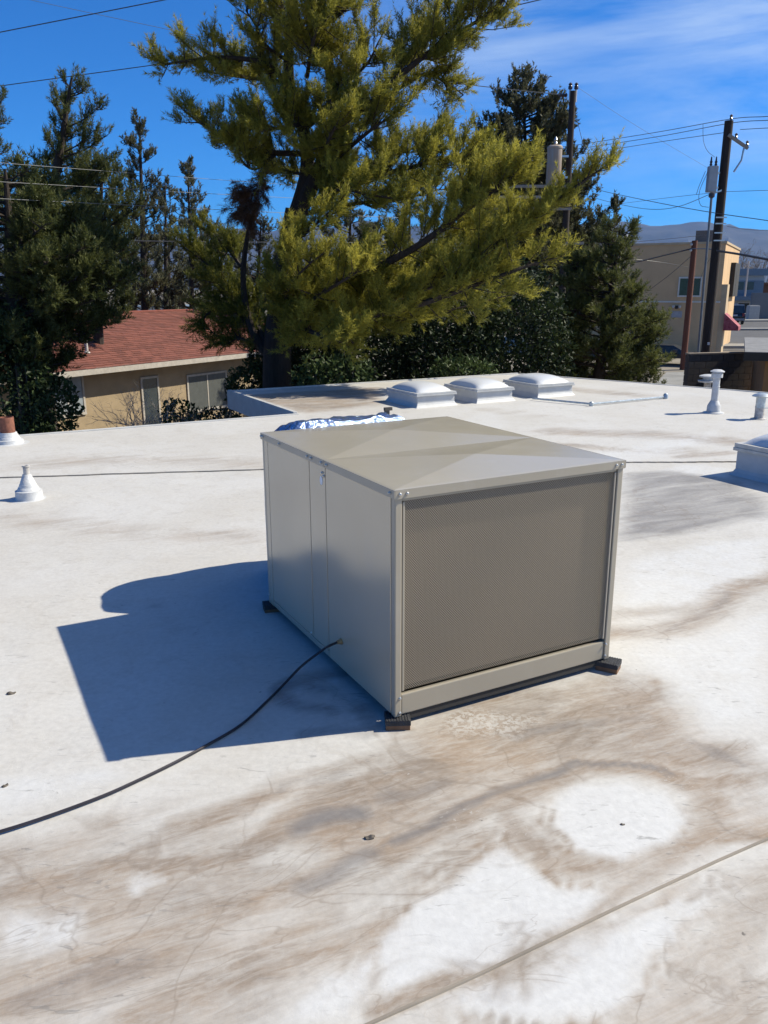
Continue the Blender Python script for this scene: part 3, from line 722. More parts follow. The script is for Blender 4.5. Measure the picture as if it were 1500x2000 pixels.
MB().box(.03, .095, -.006, .006, .128, .136).build('strap', m_galv, t)
MB().lathe([(.05, .262), (.105, .272), (.108, .282), (.08, .300), (.035, .315), (.0, .318)], n=24).build('cap', m_galv, t, smooth=True)
p = D(1382, 750, 14.3)
t = thing('flue_vent', 'pale layered vent cap rising just behind the roof edge', 'vent', (p[0], p[1], ZG))
MB().lathe([(.07, 0), (.06, 2.88)], n=18).build('pipe', m_grime, t, smooth=True)
MB().lathe([(.165, 2.86), (.17, 2.885), (.09, 2.90), (.09, 2.935), (.15, 2.945), (.15, 2.97), (.08, 2.99), (0, 3.0)], n=22).build('cap', m_vent, t, smooth=True)
# conduit lying on the roof by the skylights
q0, q1, q2 = G(1040, 778, .03), G(1155, 789, .03), G(1300, 775, .03)
t = thing('roof_conduit', 'thin grey conduit bent at a corner lying on the roof by the skylights', 'conduit', (0, 0, 0))
MB().tube([q0, q1 * .985 + q0 * .015], .014, 8).build('pipe', m_galv, t, smooth=True)
MB().tube([q1 * .985 + q2 * .015, q2], .014, 8).build('pipe', m_galv, t, smooth=True)
MB().lathe([(.03, -.03), (.03, .02), (.02, .03)], q1, 10).build('elbow', m_galv, t, smooth=True)
MB().lathe([(.035, -.03), (.035, .03), (.02, .05)], q2, 10).build('end_box', m_galv, t, smooth=True)
# bits of debris
m_leaf = mat('dry_leaf', (.10, .085, .07), .8, var=.4, scale=60)
for (px, py, s_, rz, lb) in ((22, 1355, .012, .4, 'curled dry grey leaf on the roof left of the shadow'), (10, 1533, .008, 1.0, 'small dark chip on the roof at the left edge'),
                             (722, 1638, .011, .2, 'small dark stone lying on the stained roof before the unit'), (1216, 1612, .005, 0, 'tiny dark speck of grit in the white oval patch')):
    g = G(px, py); n = 7; vs = []
    for i in range(n):
        for j in range(n):
            a_, b_ = -1 + 2 * i / (n - 1), -1 + 2 * j / (n - 1)
            r = math.hypot(a_, b_); k = 1 / max(1, max(abs(a_), abs(b_)) and r / max(abs(a_), abs(b_)))
            vs.append((a_ * k * s_ * 1.3 * (1 + .2 * math.sin(5 * b_)), b_ * k * s_ * .8, s_ * (.25 + .4 * (1 - r * r * .5) + .25 * math.sin(3 * a_ + px))))
    vs2_ = [(x, y, -.002) for x, y, z in vs]
    fs = [(i * n + j, (i + 1) * n + j, (i + 1) * n + j + 1, i * n + j + 1) for i in range(n - 1) for j in range(n - 1)]
    rim = [i * n for i in range(n)] + [(n - 1) * n + j for j in range(1, n)] + [i * n + n - 1 for i in range(n - 2, -1, -1)] + [j for j in range(n - 2, 0, -1)]
    fs += [(rim[i], rim[(i + 1) % len(rim)], n * n + rim[(i + 1) % len(rim)], n * n + rim[i]) for i in range(len(rim))]
    o = MB().add(vs + vs2_, fs).build('debris', m_leaf, smooth=True); o.location = (g[0], g[1], float(roof_z(np.array([g[0]]), np.array([g[1]]))[0])); o.rotation_euler = (0, 0, rz)
    tag(o, lb, 'debris')

# ------------------------------------------------------------------ neighbouring house with red shingle roof
ZE = -.45; E0 = G(100, 733, ZE); E1 = G(470, 694, ZE); ED = (E1 - E0) / np.linalg.norm(E1 - E0); EN = np.array([-ED[1], ED[0], 0])
HYAW = math.atan2(ED[1], ED[0])
house = thing('house', 'single storey tan stucco house with a red shingle roof behind the trees', 'house', (E0[0], E0[1], ZG), HYAW)
# local frame: x along the eave, y away from us, z from the ground; eave at z = HE
HE = ZE - ZG; XA, XB, RUN, SL, TH = -4.0, 11.5, 3.8, .325, .06
m_hwall = mat('house_stucco', (.31, .235, .145), .92, var=.14, scale=2.2, bump=.5, bscale=50)
m_trim = mat('house_trim', (.38, .345, .30), .7, var=.15)
m_win = mat('window_glass', (.035, .045, .05), .12, spec=.6)
m_winlit = mat('window_curtain', (.22, .25, .27), .6)
MB().box(XA + .5, XB - .5, .5, .7, 0, HE - .02 + .5 * SL - .05).build('wall', m_hwall, house)
MB().box(XA + .5, XA + .7, .705, 7.0, 0, HE + .1).build('wall', m_hwall, house)
MB().box(XB - .7, XB - .5, .705, 7.0, 0, HE + .1).build('wall', m_hwall, house)
def slope(y0, y1, up, zoff, th):
    def z(y): return HE + (y * SL if up else (2 * RUN - y) * SL) + zoff
    vs = [(x, y, z(y) + t) for t in (0, th) for y in (y0, y1) for x in (XA, XB)]
    return MB().add(vs, [(0, 2, 3, 1), (4, 5, 7, 6), (0, 1, 5, 4), (1, 3, 7, 5), (3, 2, 6, 7), (2, 0, 4, 6)])
rd = slope(0, RUN, True, 0, TH).build('roof', mat('roof_deck', (.20, .07, .05), .9, var=.2), house)
slope(RUN + .001, 2 * RUN, False, 0, TH).build('roof', mat('roof_deck', (.20, .07, .05), .9), house)
MB().box(XA - .02, XB + .02, -.035, -.002, HE - .09, HE + .075).build('fascia', m_trim, house)
def shingles():
    vs, tint = [], []; r_ = np.random.default_rng(3); rows = 29; nrm = np.array([0, -SL, 1]) / math.hypot(SL, 1)
    for k in range(rows):
        y0 = k * RUN / rows - .02; y1 = y0 + RUN / rows * 1.12; x = XA - r_.uniform(0, .3)
        while x < XB:
            w = r_.uniform(.22, .36); x1 = min(x + w - .008, XB + .01); xx = max(x, XA - .01)
            if x1 > xx:
                lift = TH + .004 + r_.uniform(0, .006); b0 = np.array([0, y0, HE + y0 * SL]); b1 = np.array([0, y1, HE + y1 * SL])
                f0 = b0 + nrm * (lift + .016); f1 = b1 + nrm * (TH + .006); u0 = b0 + nrm * (lift)
                vs += [(xx, *u0[1:]), (x1, *u0[1:]), (x1, *f0[1:]), (xx, *f0[1:]), (x1, *f1[1:]), (xx, *f1[1:])]
                tint += [r_.uniform() + (.5 if r_.uniform() < .07 else 0)] * 6
            x += w
    n = len(vs) // 6; fs = []
    for i in range(n): o = i * 6; fs += [(o, o + 1, o + 2, o + 3), (o + 3, o + 2, o + 4, o + 5)]
    me = bpy.data.meshes.new('shingles'); me.from_pydata(vs, [], fs)
    at = me.attributes.new('tint', 'FLOAT', 'POINT'); at.data.foreach_set('value', np.array(tint, np.float32))
    m, nt, ln, b = nmat('red_shingle'); a_ = nt.new('ShaderNodeAttribute'); a_.attribute_name = 'tint'
    mx = nt.new('ShaderNodeMixRGB'); mx.inputs[1].default_value = (.125, .042, .029, 1); mx.inputs[2].default_value = (.195, .066, .046, 1)
    ln.new(a_.outputs['Fac'], mx.inputs['Fac']); ln.new(mx.outputs[0], b.inputs['Base Color']); b.inputs['Roughness'].default_value = .95
    o = link('shingles', me, m, house); stuff(o)
shingles()
MB().box(XA, XB, RUN - .1, RUN + .1, HE + RUN * SL + TH - .01, HE + RUN * SL + TH + .035).build('ridge_cap', mat('ridge', (.22, .07, .05), .9), house, bevel=.01)
pv = MB().lathe([(.09, 0), (.08, .03), (.045, .05), (.045, .42)], n=12).build('vent_pipe', m_grime, house); pv.location = (1.9, .95, HE + .95 * SL + TH)
def hwin(x0, x1, z0, z1, nm='window', pane=None, split=True):
    w = MB().box(x0 - .06, x1 + .06, .455, .497, z0 - .07, z0).build(nm, m_trim, house)
    MB().box(x0 - .06, x1 + .06, .46, .497, z1, z1 + .06).build('frame', m_trim, w)
    MB().box(x0 - .06, x0, .462, .497, z0, z1).build('frame', m_trim, w); MB().box(x1, x1 + .06, .462, .497, z0, z1).build('frame', m_trim, w)
    if split: MB().box((x0 + x1) / 2 - .02, (x0 + x1) / 2 + .02, .468, .497, z0, z1).build('mullion', m_trim, w)
    MB().box(x0, x1, .478, .497, z0 + .001, z1 - .001).build('pane', pane or m_win, w)
zz = lambda z: z - ZG
hwin(.30, 1.25, zz(-1.53), zz(-.62), pane=m_winlit)
hwin(3.3, 3.85, zz(-2.5), zz(-.88), 'door', split=False)
hwin(5.1, 6.75, zz(-2.0), zz(-.98), pane=mat('window_screen', (.075, .08, .075), .5))
hwin(8.6, 9.6, zz(-2.0), zz(-1.0))

# ------------------------------------------------------------------ two storey tan building on the right
bc = D(1396, 690, 53); BT = math.radians(-27)
fd = np.array([math.cos(BT), math.sin(BT)]); bd = np.array([-fd[1], fd[0]])
zb = zterr(53) - .3; tb = thing('office_building', 'two storey tan stucco building with flat roof and green window', 'building', (bc[0], bc[1], zb), BT)
BHt = 4.20 - zb
m_tan = mat('tan_stucco', (.58, .385, .21), .92, var=.10, scale=.8, bump=.4, bscale=25)
m_tan2 = mat('tan_trim', (.46, .35, .22), .9, var=.12, scale=2)
MB().box(-13, 0, 0, 11, 0, BHt).build('wall', m_tan, tb)
MB().box(-13.05, .06, -.06, 11.05, BHt + .002, BHt + .14).build('coping', m_tan2, tb)
zl = D(1330, 590, 53)[2] - zb
MB().box(-13.05, .02, -.045, -.002, zl - .05, zl + .05).build('trim_band', mat('pale_trim', (.62, .58, .5), .8), tb)
def px_on_front(px, py):
    d = ray(px, py); n2_ = np.array([math.sin(BT), -math.cos(BT), 0]); n2_ = np.array([fd[1], -fd[0], 0])
    t = ((np.array([bc[0], bc[1], 0]) - CAM) @ n2_) / (d @ n2_); q = CAM + d * t
    return float((q - np.array([bc[0], bc[1], 0]))[:2] @ fd), q[2] - zb
(wx0, wz1), (wx1, wz0) = px_on_front(1329, 544), px_on_front(1366, 577)
w = MB().box(wx0 - .09, wx1 + .09, -.07, -.002, wz0 - .1, wz0).build('window', mat('pale_trim', (.62, .58, .5), .8), tb)
MB().box(wx0 - .09, wx1 + .09, -.07, -.002, wz1, wz1 + .1).build('frame', MATS['pale_trim'], w)
MB().box(wx0 - .09, wx0, -.07, -.002, wz0, wz1).build('frame', MATS['pale_trim'], w); MB().box(wx1, wx1 + .09, -.07, -.002, wz0, wz1).build('frame', MATS['pale_trim'], w)
MB().box(wx0, wx1, -.03, -.002, wz0, wz1).build('pane', mat('green_pane', (.07, .11, .08), .2), w)
sx_, sz_ = px_on_front(1322, 614)
MB().box(sx_ - .32, sx_ + .32, -.04, -.002, sz_ - .2, sz_ + .2).build('wall_sign', mat('sign_grey', (.38, .36, .36), .7), tb)
lx, lz = px_on_front(1322, 600)
lf = MB().box(lx - .08, lx + .08, -.2, -.002, lz - .1, lz + .1).build('flood_light', m_dark, tb)
for s_ in (-1, 1): MB().lathe([(.05, 0), (.09, .1), (.1, .16)], (lx + s_ * .2, -.18, lz - .05), 10).build('lamp_head', m_vent, lf)
for s_, w_ in ((-12.5, .9), (-9.5, .7)): pass
hx, hz_ = px_on_front(1385, 455)
MB().box(-2.1, -.9, 2.2, 3.4, BHt, BHt + .95).build('roof_unit', mat('roof_box_grey', (.10, .10, .10), .7), tb)
MB().box(-8.4, -6.8, 2.0, 3.0, BHt, BHt + .5).build('roof_unit', mat('roof_box_brown', (.22, .19, .17), .8), tb)
MB().lathe([(.22, 0), (.22, .5), (.34, .52), (.3, .75), (0, .85)], (-6.5, 1.4, BHt), 12).build('roof_fan', m_vent, tb, smooth=True)
# lit side: pilaster, balcony post, dark shutter, red awning
MB().box(.002, .35, 0.02, 1.4, 0, BHt * .66).build('pilaster', m_tan2, tb)
MB().box(.002, .3, 5.0, 9.0, BHt * .55, BHt * .86).build('shutter', m_dark, tb)
MB().box(.9, 1.0, 7.0, 7.1, BHt * .55, BHt * .88).build('post', m_vent, tb)
aw = MB(); z0_ = D(1405, 645, 53)[2] - zb; z1_ = D(1405, 612, 53)[2] - zb
for k in range(7):
    y0 = -.2 + k * .26; aw.add([(.36, y0, z1_), (.36, y0 + .26, z1_), (1.25, y0 + .26, z0_ + .25), (1.25, y0, z0_ + .25), (1.25, y0, z0_), (1.25, y0 + .26, z0_)], [(0, 1, 2, 3), (3, 2, 5, 4)])
aw.add([(.36, -.2, z1_), (1.25, -.2, z0_ + .25), (1.25, -.2, z0_), (.36, -.2, z0_)], [(0, 1, 2, 3)])
tag(aw.build('awning', mat('red_canvas', (.23, .02, .04), .8, var=.3, scale=4, c2=(.42, .12, .14)), tb, recalc=False), 'dark red canvas awning')

# ------------------------------------------------------------------ paving, walls and far buildings on the right
m_conc = mat('concrete', (.23, .225, .21), .9, var=.2, scale=1.2, bump=.3, bscale=20)
m_asph = mat('asphalt', (.075, .075, .078), .9, var=.25, scale=1.5, bump=.3, bscale=30)
def sheet(name, pts, z, m):
    o = MB().add([(p[0], p[1], z if z is not None else zterr(p[1]) + .03) for p in pts], [tuple(range(len(pts)))]).build(name, m, recalc=False); tag(o, kind='structure'); return o
slab = sheet('driveway', [G(1240, 790, -2.9), G(1420, 790, -2.9), (20.0, 44.9), (15.5, 44.9)], ZG + .012, m_conc)
for (p, q) in ((G(1292, 735, -2.9), G(1400, 735, -2.9)), (G(1300, 722, -2.9), G(1400, 722, -2.9)), (G(1330, 790, -2.9), (18.2, 44.8, 0))):
    MB().beam((p[0], p[1], ZG + .013), (q[0], q[1], ZG + .013), .05, .004).build('slab_joint', mat('joint_dark', (.06, .06, .055), .9), slab)
rp = [(18, 56), (60, 56), (60, 84), (18, 84)]
MB_ = MB().add([(x, y, zterr(y) + .02) for x, y in rp], [(0, 1, 2, 3)]).build('road', m_asph); tag(MB_, kind='structure')
for y0, w_, m_, nm in ((73.2, 1.6, m_conc, 'pavement'), (84.5, 3.0, m_conc, 'pavement'), (57.5, 2.5, m_conc, 'pavement')):
    o = MB().box(18, 60, y0, y0 + w_, zterr(y0) - .1, zterr(y0 + w_) + .13).build(nm, m_, bevel=.02); tag(o, kind='structure')
# block wall
wa, wb = D(1347, 690, 25), D(1484, 690, 25.6)
wdir = (wb - wa)[:2] / np.linalg.norm((wb - wa)[:2]); wyaw = math.atan2(wdir[1], wdir[0]); wlen = np.linalg.norm((wb - wa)[:2])
bw = thing('block_wall', 'dark brown concrete block wall in shade behind the roof edge', 'wall', (wa[0], wa[1], ZG), wyaw)
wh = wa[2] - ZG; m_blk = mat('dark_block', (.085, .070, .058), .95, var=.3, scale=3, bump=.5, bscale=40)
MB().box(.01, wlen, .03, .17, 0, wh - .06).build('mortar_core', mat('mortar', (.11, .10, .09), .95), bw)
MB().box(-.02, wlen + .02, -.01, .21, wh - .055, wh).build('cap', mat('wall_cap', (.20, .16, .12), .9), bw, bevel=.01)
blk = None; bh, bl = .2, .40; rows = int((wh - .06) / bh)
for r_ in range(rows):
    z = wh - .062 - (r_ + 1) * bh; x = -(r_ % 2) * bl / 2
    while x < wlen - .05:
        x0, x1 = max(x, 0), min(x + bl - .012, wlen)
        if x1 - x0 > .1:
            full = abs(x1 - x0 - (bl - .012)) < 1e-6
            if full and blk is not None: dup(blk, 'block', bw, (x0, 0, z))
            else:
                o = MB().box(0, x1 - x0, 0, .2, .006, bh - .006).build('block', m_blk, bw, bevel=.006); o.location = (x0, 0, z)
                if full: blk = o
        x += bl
# shed at the right edge
sp0 = D(1496, 700, 21.5); shed = thing('shed', 'small tan shed with grey shingle roof at the right edge', 'shed', (sp0[0], sp0[1], ZG), math.radians(-20))
sh = D(1470, 690, 21.5)[2] - ZG
MB().box(0, 4, 0, 4, 0, sh - .05).build('wall', mat('shed_wall', (.30, .17, .075), .9, var=.12, scale=2), shed)
MB().add([(-.55, -.5, sh - .02), (4.5, -.5, sh - .02), (4.5, 4.5, sh + .06), (-.3, 4.5, sh + .06), (-.55, -.5, sh + .06), (4.5, -.5, sh + .06), (4.5, 4.5, sh + .16), (-.3, 4.5, sh + .16)],
         [(0, 3, 2, 1), (4, 5, 6, 7), (0, 1, 5, 4), (1, 2, 6, 5), (2, 3, 7, 6), (3, 0, 4, 7)]).build('roof', mat('grey_shingle', (.19, .19, .195), .9, var=.25, scale=5), shed)
MB().box(-.57, 4.52, -.53, -.502, sh - .16, sh + .05).build('fascia', m_dark, shed)
# pale two storey building and long wall far down the street
m_pale = mat('pale_siding', (.34, .38, .42), .8, var=.1, scale=.5); m_pale2 = mat('pale_siding_dark', (.14, .19, .24), .8)
p0, p1 = D(1428, 610, 97), D(1486, 610, 97)
fb = thing('street_building', 'pale blue grey two storey building down the street', 'building', (p0[0], p0[1], zterr(97)), -.12)
W_ = p1[0] - p0[0]; zt = D(1470, 525, 97)[2] - zterr(97); zm = D(1470, 578, 97)[2] - zterr(97)
MB().box(0, W_ * .93, 0, 7, 0, zt * .93).build('wall', m_pale, fb)
MB().box(-.3, W_ + .1, -.5, 7.3, zt * .86, zt).build('parapet', m_pale2, fb)
MB().box(-.2, W_ * .98, -.8, -.01, zm - .5, zm).build('canopy', m_pale2, fb)
MB().box(-.1, W_ * .94, -.06, -.002, zm + .02, zm + 1.7).build('band', m_pale2, fb)
for k, x in enumerate((.25, 1.35)): 
    w = MB().box(x, x + .8, -.1, -.062, zm + .7, zm + 1.55).build('window', m_win, fb)
w = MB().box(.7, 1.9, -.05, -.002, .5, 1.6).build('window', m_win, fb); MB().box(.6, 2.0, -.04, -.003, .4, 1.7).build('frame', m_vent, w)
p0, p1 = D(1466, 612, 92), D(1560, 612, 92)
lw = MB().box(0, p1[0] - p0[0], 0, .4, 0, D(1480, 572, 92)[2] - zterr(92)).build('street_wall', mat('grey_wall', (.15, .155, .16), .9, var=.1, scale=.6)); lw.location = (p0[0], p0[1], zterr(92))
tag(lw, 'long grey wall beside the pale building down the street', 'wall')
p0 = D(1463, 612, 88)
o = MB().box(0, 1.1, 0, .8, 0, 1.45).box(.05, 1.05, .05, .75, 1.452, 1.52).build('utility_cabinet', mat('cabinet_grey', (.36, .35, .33), .7), bevel=.03); o.location = (p0[0], p0[1], zterr(88))
tag(stuff(o), 'grey box cabinet next to the parked suv', 'cabinet'); del o['kind']
m_brick = mat('brown_roof_far', (.10, .05, .035), .9)
p0 = D(1466, 572, 105); o = MB().box(0, 9, 0, 5, 0, D(1480, 556, 105)[2] - zterr(105)).box(-.4, 9.4, -.4, 5.4, D(1480, 556, 105)[2] - zterr(105) + .01, D(1480, 552, 105)[2] - zterr(105)).build('low_building', m_brick); o.location = (p0[0], p0[1], zterr(105))
tag(o, 'low dark brown building behind the long grey wall', 'building')
# white building glimpsed through the tree trunks behind the house
p0 = D(215, 612, 62); o = thing('white_building', 'white building glimpsed between trunks behind the red roof', 'building', (p0[0], p0[1], zterr(62)))
MB().box(0, 9, 0, 6, 0, D(300, 600, 62)[2] - zterr(62)).build('wall', m_vent, o)
MB().box(-.3, 9.3, -.3, 6.3, D(300, 600, 62)[2] - zterr(62) + .002, D(300, 598, 62)[2] - zterr(62)).build('roof', m_pale2, o)
for k in range(3): MB().box(1 + k * 2.8, 2.3 + k * 2.8, -.05, -.002, 1.2, 2.4).build('window', m_win, o)

# ------------------------------------------------------------------ parked vehicles
def vehicle(name, label, p, rz, body_c, L_, W_, Hh, suv=True):
    t = thing(name, label, 'car', p, rz)
    m_b = mat('car_paint_' + name + str(body_c[2]), body_c, .25, .2, var=.05, coat=.6)
    x0, x1 = -L_ / 2, L_ / 2; hb = Hh * .55
    # side profile extruded with a tuck towards the top: x along the car, rear at -x
    prof = [(x0, .42), (x0 - .03, hb * .8), (x0 + .08, hb), (x0 + .12, hb + .02), (x0 + (.28 if suv else .9), Hh - .06), (x0 + (.5 if suv else 1.4), Hh), (x1 - 2.0, Hh - .02), (x1 - 1.2, hb + .08), (x1 - .15, hb - .12), (x1, hb * .75), (x1 - .02, .40)]
    vs = []
    for sgn in (-1, 1):
        for x, z in prof: vs.append((x, sgn * W_ / 2 * (1 - .16 * max(0, (z - hb)) / (Hh - hb)), z))
    n = len(prof); fs = [tuple(range(n)), tuple(range(2 * n - 1, n - 1, -1))] + [(i, n + i, n + (i + 1) % n, (i + 1) % n) for i in range(n)]
    MB().add(vs, fs).build('body', m_b, t, bevel=.04)
    zr0, zr1 = hb + .06, Hh - .1; xr = x0 + (.10 if suv else .5)
    MB().add([(x0 + .09, -W_ * .40, zr0), (x0 + .09, W_ * .40, zr0), (x0 + (.24 if suv else .8), W_ * .36, zr1), (x0 + (.24 if suv else .8), -W_ * .36, zr1)], [(0, 1, 2, 3)]).build('rear_window', m_win, t)
    for sgn in (-1, 1):
        y0 = sgn * (W_ / 2 + .004); y1 = sgn * (W_ / 2 * .87 + .006)
        MB().add([(x0 + .5, y0, zr0), (x1 - 1.5, y0, zr0), (x1 - 2.05, y1, zr1), (x0 + .7, y1, zr1)], [(0, 1, 2, 3)]).build('side_window', m_win, t)
        MB().box(x0 - .035, x0 + .03, sgn * W_ * .40 - .09, sgn * W_ * .40 + .09, hb * .75, hb * 1.02).build('tail_light', mat('tail_red', (.25, .01, .01), .3), t, bevel=.01)
        MB().box(x1 - 2.0, x1 - 1.75, sgn * (W_ / 2 + .02), sgn * (W_ / 2 + .22), hb + .1, hb + .28).build('mirror', m_b, t, bevel=.03)
        for xw in (x0 + .85, x1 - .85):
            wv_ = MB().lathe([(.20, -.11), (.33, -.11), (.36, -.08), (.36, .08), (.33, .11), (.20, .11)], n=20)
            o = wv_.build('wheel', mat('tyre', (.02, .02, .02), .8), t, smooth=True); o.location = (xw, sgn * (W_ / 2 - .1), .36); o.rotation_euler = (math.pi / 2, 0, 0)
            MB().lathe([(.02, -.115), (.2, -.105), (.2, .105), (.02, .115)], n=14).build('rim', m_screw, o)
    MB().box(x0 - .10, x0 + .04, -W_ * .46, W_ * .46, .38, .58).build('rear_bumper', mat('bumper_grey', (.25, .25, .26), .5), t, bevel=.03)
    MB().box(x0 - .045, x0 - .02, -.26, .26, hb * .78, hb * .92).build('number_plate', m_vent, t)
    return t
pc = D(1446, 628, 80)
vehicle('parked_suv', 'dark suv seen from behind parked by the pale building', (pc[0], 82.3, zterr(80) + .04), math.radians(75), (.012, .016, .026), 4.7, 1.95, 1.85)
pc = D(1313, 700, 49)
vehicle('parked_car', 'dark car parked against the tan building beside the driveway', (pc[0] - .3, 48.5, zterr(48.5) + .02), math.radians(-25), (.03, .035, .04), 4.4, 1.75, 1.15, False)

# ------------------------------------------------------------------ utility poles
m_pole = mat('creosote_pole', (.030, .021, .017), .9, var=.4, scale=6, stretch=(6, 6, .4), bump=.4)
m_polered = mat('red_brown_pole', (.13, .045, .025), .85, var=.3, scale=6, stretch=(6, 6, .4))
m_ins = mat('insulator', (.05, .035, .04), .3)
m_tank = mat('transformer_grey', (.34, .36, .38), .5, var=.12, scale=4)
m_tanka = mat('transformer_aged', (.40, .39, .36), .55, var=.2, scale=3, stretch=(4, 4, .5), c2=(.34, .22, .14))
def pole(name, label, px, py, y, r0, r1, m):
    top = D(px, py, y); base = np.array([top[0], top[1], zterr(y) - .05])
    t = thing(name, label, 'pole', base); hgt = top[2] - base[2]
    MB().tube([(0, 0, 0), (0, 0, hgt * .5), (0, 0, hgt)], [r0, (r0 + r1) / 2, r1], 14).build('shaft', m, t, smooth=True)
    return t, hgt, top
def loc_in(t, px, py, y): q = D(px, py, y); return q - np.array(t.location)
pA, hA, topA = pole('utility_pole', 'tall dark wooden pole with grey box transformer on the right', 1424, 236, 28.5, .17, .135, m_pole)
q = loc_in(pA, 1390, 350, 28.4); MB().box(q[0] - .14, q[0] + .16, q[1] - .12, q[1] + .12, q[2] - .40, q[2] + .40).build('transformer', m_tank, pA, bevel=.03)
for z in (.2, -.25): MB().box(q[0] + .16, -.1, -.03, .03, q[2] + z - .03, q[2] + z + .03).build('bracket', m_screw, pA)
for k, dx in enumerate((-.07, .09)): MB().lathe([(.03, 0), (.05, .04), (.03, .08), (.05, .12), (.03, .16), (.02, .28)], (q[0] + dx, q[1], q[2] + .40), 8).build('bushing', m_ins, pA, smooth=True)
MB().beam((-.05, -.2, hA - .45), (.62, -.2, hA - .85), .07, .09).build('brace', mat('weathered_wood', (.28, .24, .2), .9), pA)
for x, z in ((.20, -.52), (.58, -.74), (-.02, .03)): MB().lathe([(.02, -.05), (.055, 0), (.03, .04), (.055, .08), (.02, .12)], (x, -.2, hA + z), 8).build('insulator', m_ins, pA, smooth=True)
MB().tube([(.5, -.2, hA - .75), (.45, -.2, hA - 1.2), (.25, -.18, hA - 1.55)], .03, 6).build('fuse', m_screw, pA)
for z in (.0,): 
    c0 = loc_in(pA, 1388, 378, 28.4); MB().beam((c0[0] + .1, c0[1], c0[2]), (.0, -.1, c0[2] + .12), .05, .05).build('bracket', m_screw, pA)
for py in (425, 437, 455, 470): 
    c0 = loc_in(pA, 1405, py, 28.4); MB().box(-.18, .18, -.185, -.15, c0[2] - .02, c0[2] + .02).build('step_band', m_screw, pA)
MB().box(-.04, .04, -.185, -.165, loc_in(pA, 1383, 671, 28.4)[2] - .04, loc_in(pA, 1383, 671, 28.4)[2] + .05).build('tag_plate', m_vent, pA)
rt_, rb_ = D(1390, 382, 28.2), D(1364, 700, 28.2)
cr0 = thing('conduit_riser', 'thin grey metal riser pipe standing left of the right utility pole', 'pipe', (rt_[0], rt_[1], ZG))
MB().tube([(rb_[0] - rt_[0], 0, 0), (0, 0, rt_[2] - ZG)], .04, 8).build('pipe', mat('riser_grey', (.16, .17, .18), .5, .3), cr0, smooth=True)
MB().lathe([(.04, -.08), (.10, -.04), (.10, .06), (.04, .1)], (0, 0, rt_[2] - ZG), 10).build('weatherhead', m_ins, cr0, smooth=True)
pB, hB, topB = pole('utility_pole', 'dark wooden pole rising behind the pine with a pale drum transformer', 1119, 178, 36, .16, .125, m_pole)
for dx in (-.11, .13):
    MB().tube([(dx, 0, hB - .4), (dx, 0, hB + .05)], .045, 8).build('pole_top_pin', m_vent, pB)
    MB().lathe([(.03, 0), (.085, .03), (.085, .12), (.05, .17), (.085, .2), (.03, .26)], (dx, 0, hB + .05), 10).build('insulator', m_ins, pB, smooth=True)
o = MB().lathe([(.05, 0), (.10, .05), (.05, .1), (.10, .16), (.05, .22), (.10, .28), (.04, .34)], (0, 0, 0), 10).build('insulator', m_ins, pB, smooth=True)
q = loc_in(pB, 1108, 186, 36); o.location = (q[0], q[1], q[2]); o.rotation_euler = (0, -math.pi / 2, 0)
q = loc_in(pB, 1082, 326, 35.7); tk = MB().lathe([(.0, -.82), (.27, -.82), (.30, -.78), (.30, .66), (.32, .68), (.32, .74), (.26, .80), (0, .84)], q, 24).build('transformer', m_tanka, pB, smooth=True)
MB().lathe([(.05, 0), (.08, .06), (.05, .12), (.08, .18), (.03, .3)], q + np.array([.02, 0, .83]), 10).build('bushing', m_screw, tk, smooth=True)
for z in (.4, -.4): MB().box(q[0] + .28, -.1, q[1] - .04, q[1] + .1, q[2] + z - .04, q[2] + z + .04).build('bracket', m_screw, pB)
for (xa, xb, py) in ((985, 1068, 364), (975, 1050, 385), (965, 1000, 408), (1105, 1140, 475)):
    a_, b_ = loc_in(pB, xa, py, 35.6), loc_in(pB, xb, py, 35.6); MB().beam(a_, (max(b_[0], .1), b_[1], b_[2]), .09, .11).build('crossarm', mat('weathered_wood', (.28, .24, .2), .9), pB)
pC, hC, topC = pole('service_pole', 'thin red brown pole in front of the tan building', 1357, 470, 46, .17, .15, m_polered)
for z in (-.2, -.5): MB().lathe([(.04, -.06), (.08, 0), (.04, .06)], (-.2, -.1, hC + z), 8).build('insulator', m_vent, pC)

# ------------------------------------------------------------------ overhead wires
m_wire = mat('wire_dark', (.025, .027, .035), .5); m_wirel = mat('wire_bare', (.15, .155, .16), .6)
def wire(pts, r, label, m=None, sag=0.0):
    P_ = [D(x, y, d) for x, y, d in pts]
    if len(P_) == 2 and sag: mid = (P_[0] + P_[1]) / 2 - np.array([0, 0, sag]); P_ = [P_[0], mid, P_[1]]
    c = P_[0]; o = MB().tube(spline(P_, 10) - c, r, 5).build('overhead_wire', m or m_wire, smooth=True)
    o.location = tuple(c); tag(o, label, 'wire')
wire([(-300, 122, 30), (0, 63, 30), (320, 0, 30), (600, -56, 30)], .016, 'dark wire rising across the top left corner of the sky')
wire([(-300, 210, 30), (0, 168, 30), (300, 127, 30), (600, 85, 30)], .014, 'dark wire passing left behind the upper pine branch')
wire([(-200, -60, 36), (60, 0, 36), (340, 60, 36), (620, 120, 36)], .009, 'faint pale wire falling across the top left sky', m_wirel)
wire([(900, 36, 30), (1015, 9, 30), (1120, -16, 30)], .016, 'short dark wire at the top edge right of the pine')
wire([(-200, 302, 11.6), (0, 318, 12.4), (440, 352, 16.5), (700, 370, 20)], .0035, 'uppermost pale wire crossing the left trees', m_wirel)
wire([(-200, 342, 11.6), (0, 355, 12.4), (460, 381, 16.8), (700, 393, 20)], .004, 'second pale wire crossing the left trees', m_wirel)
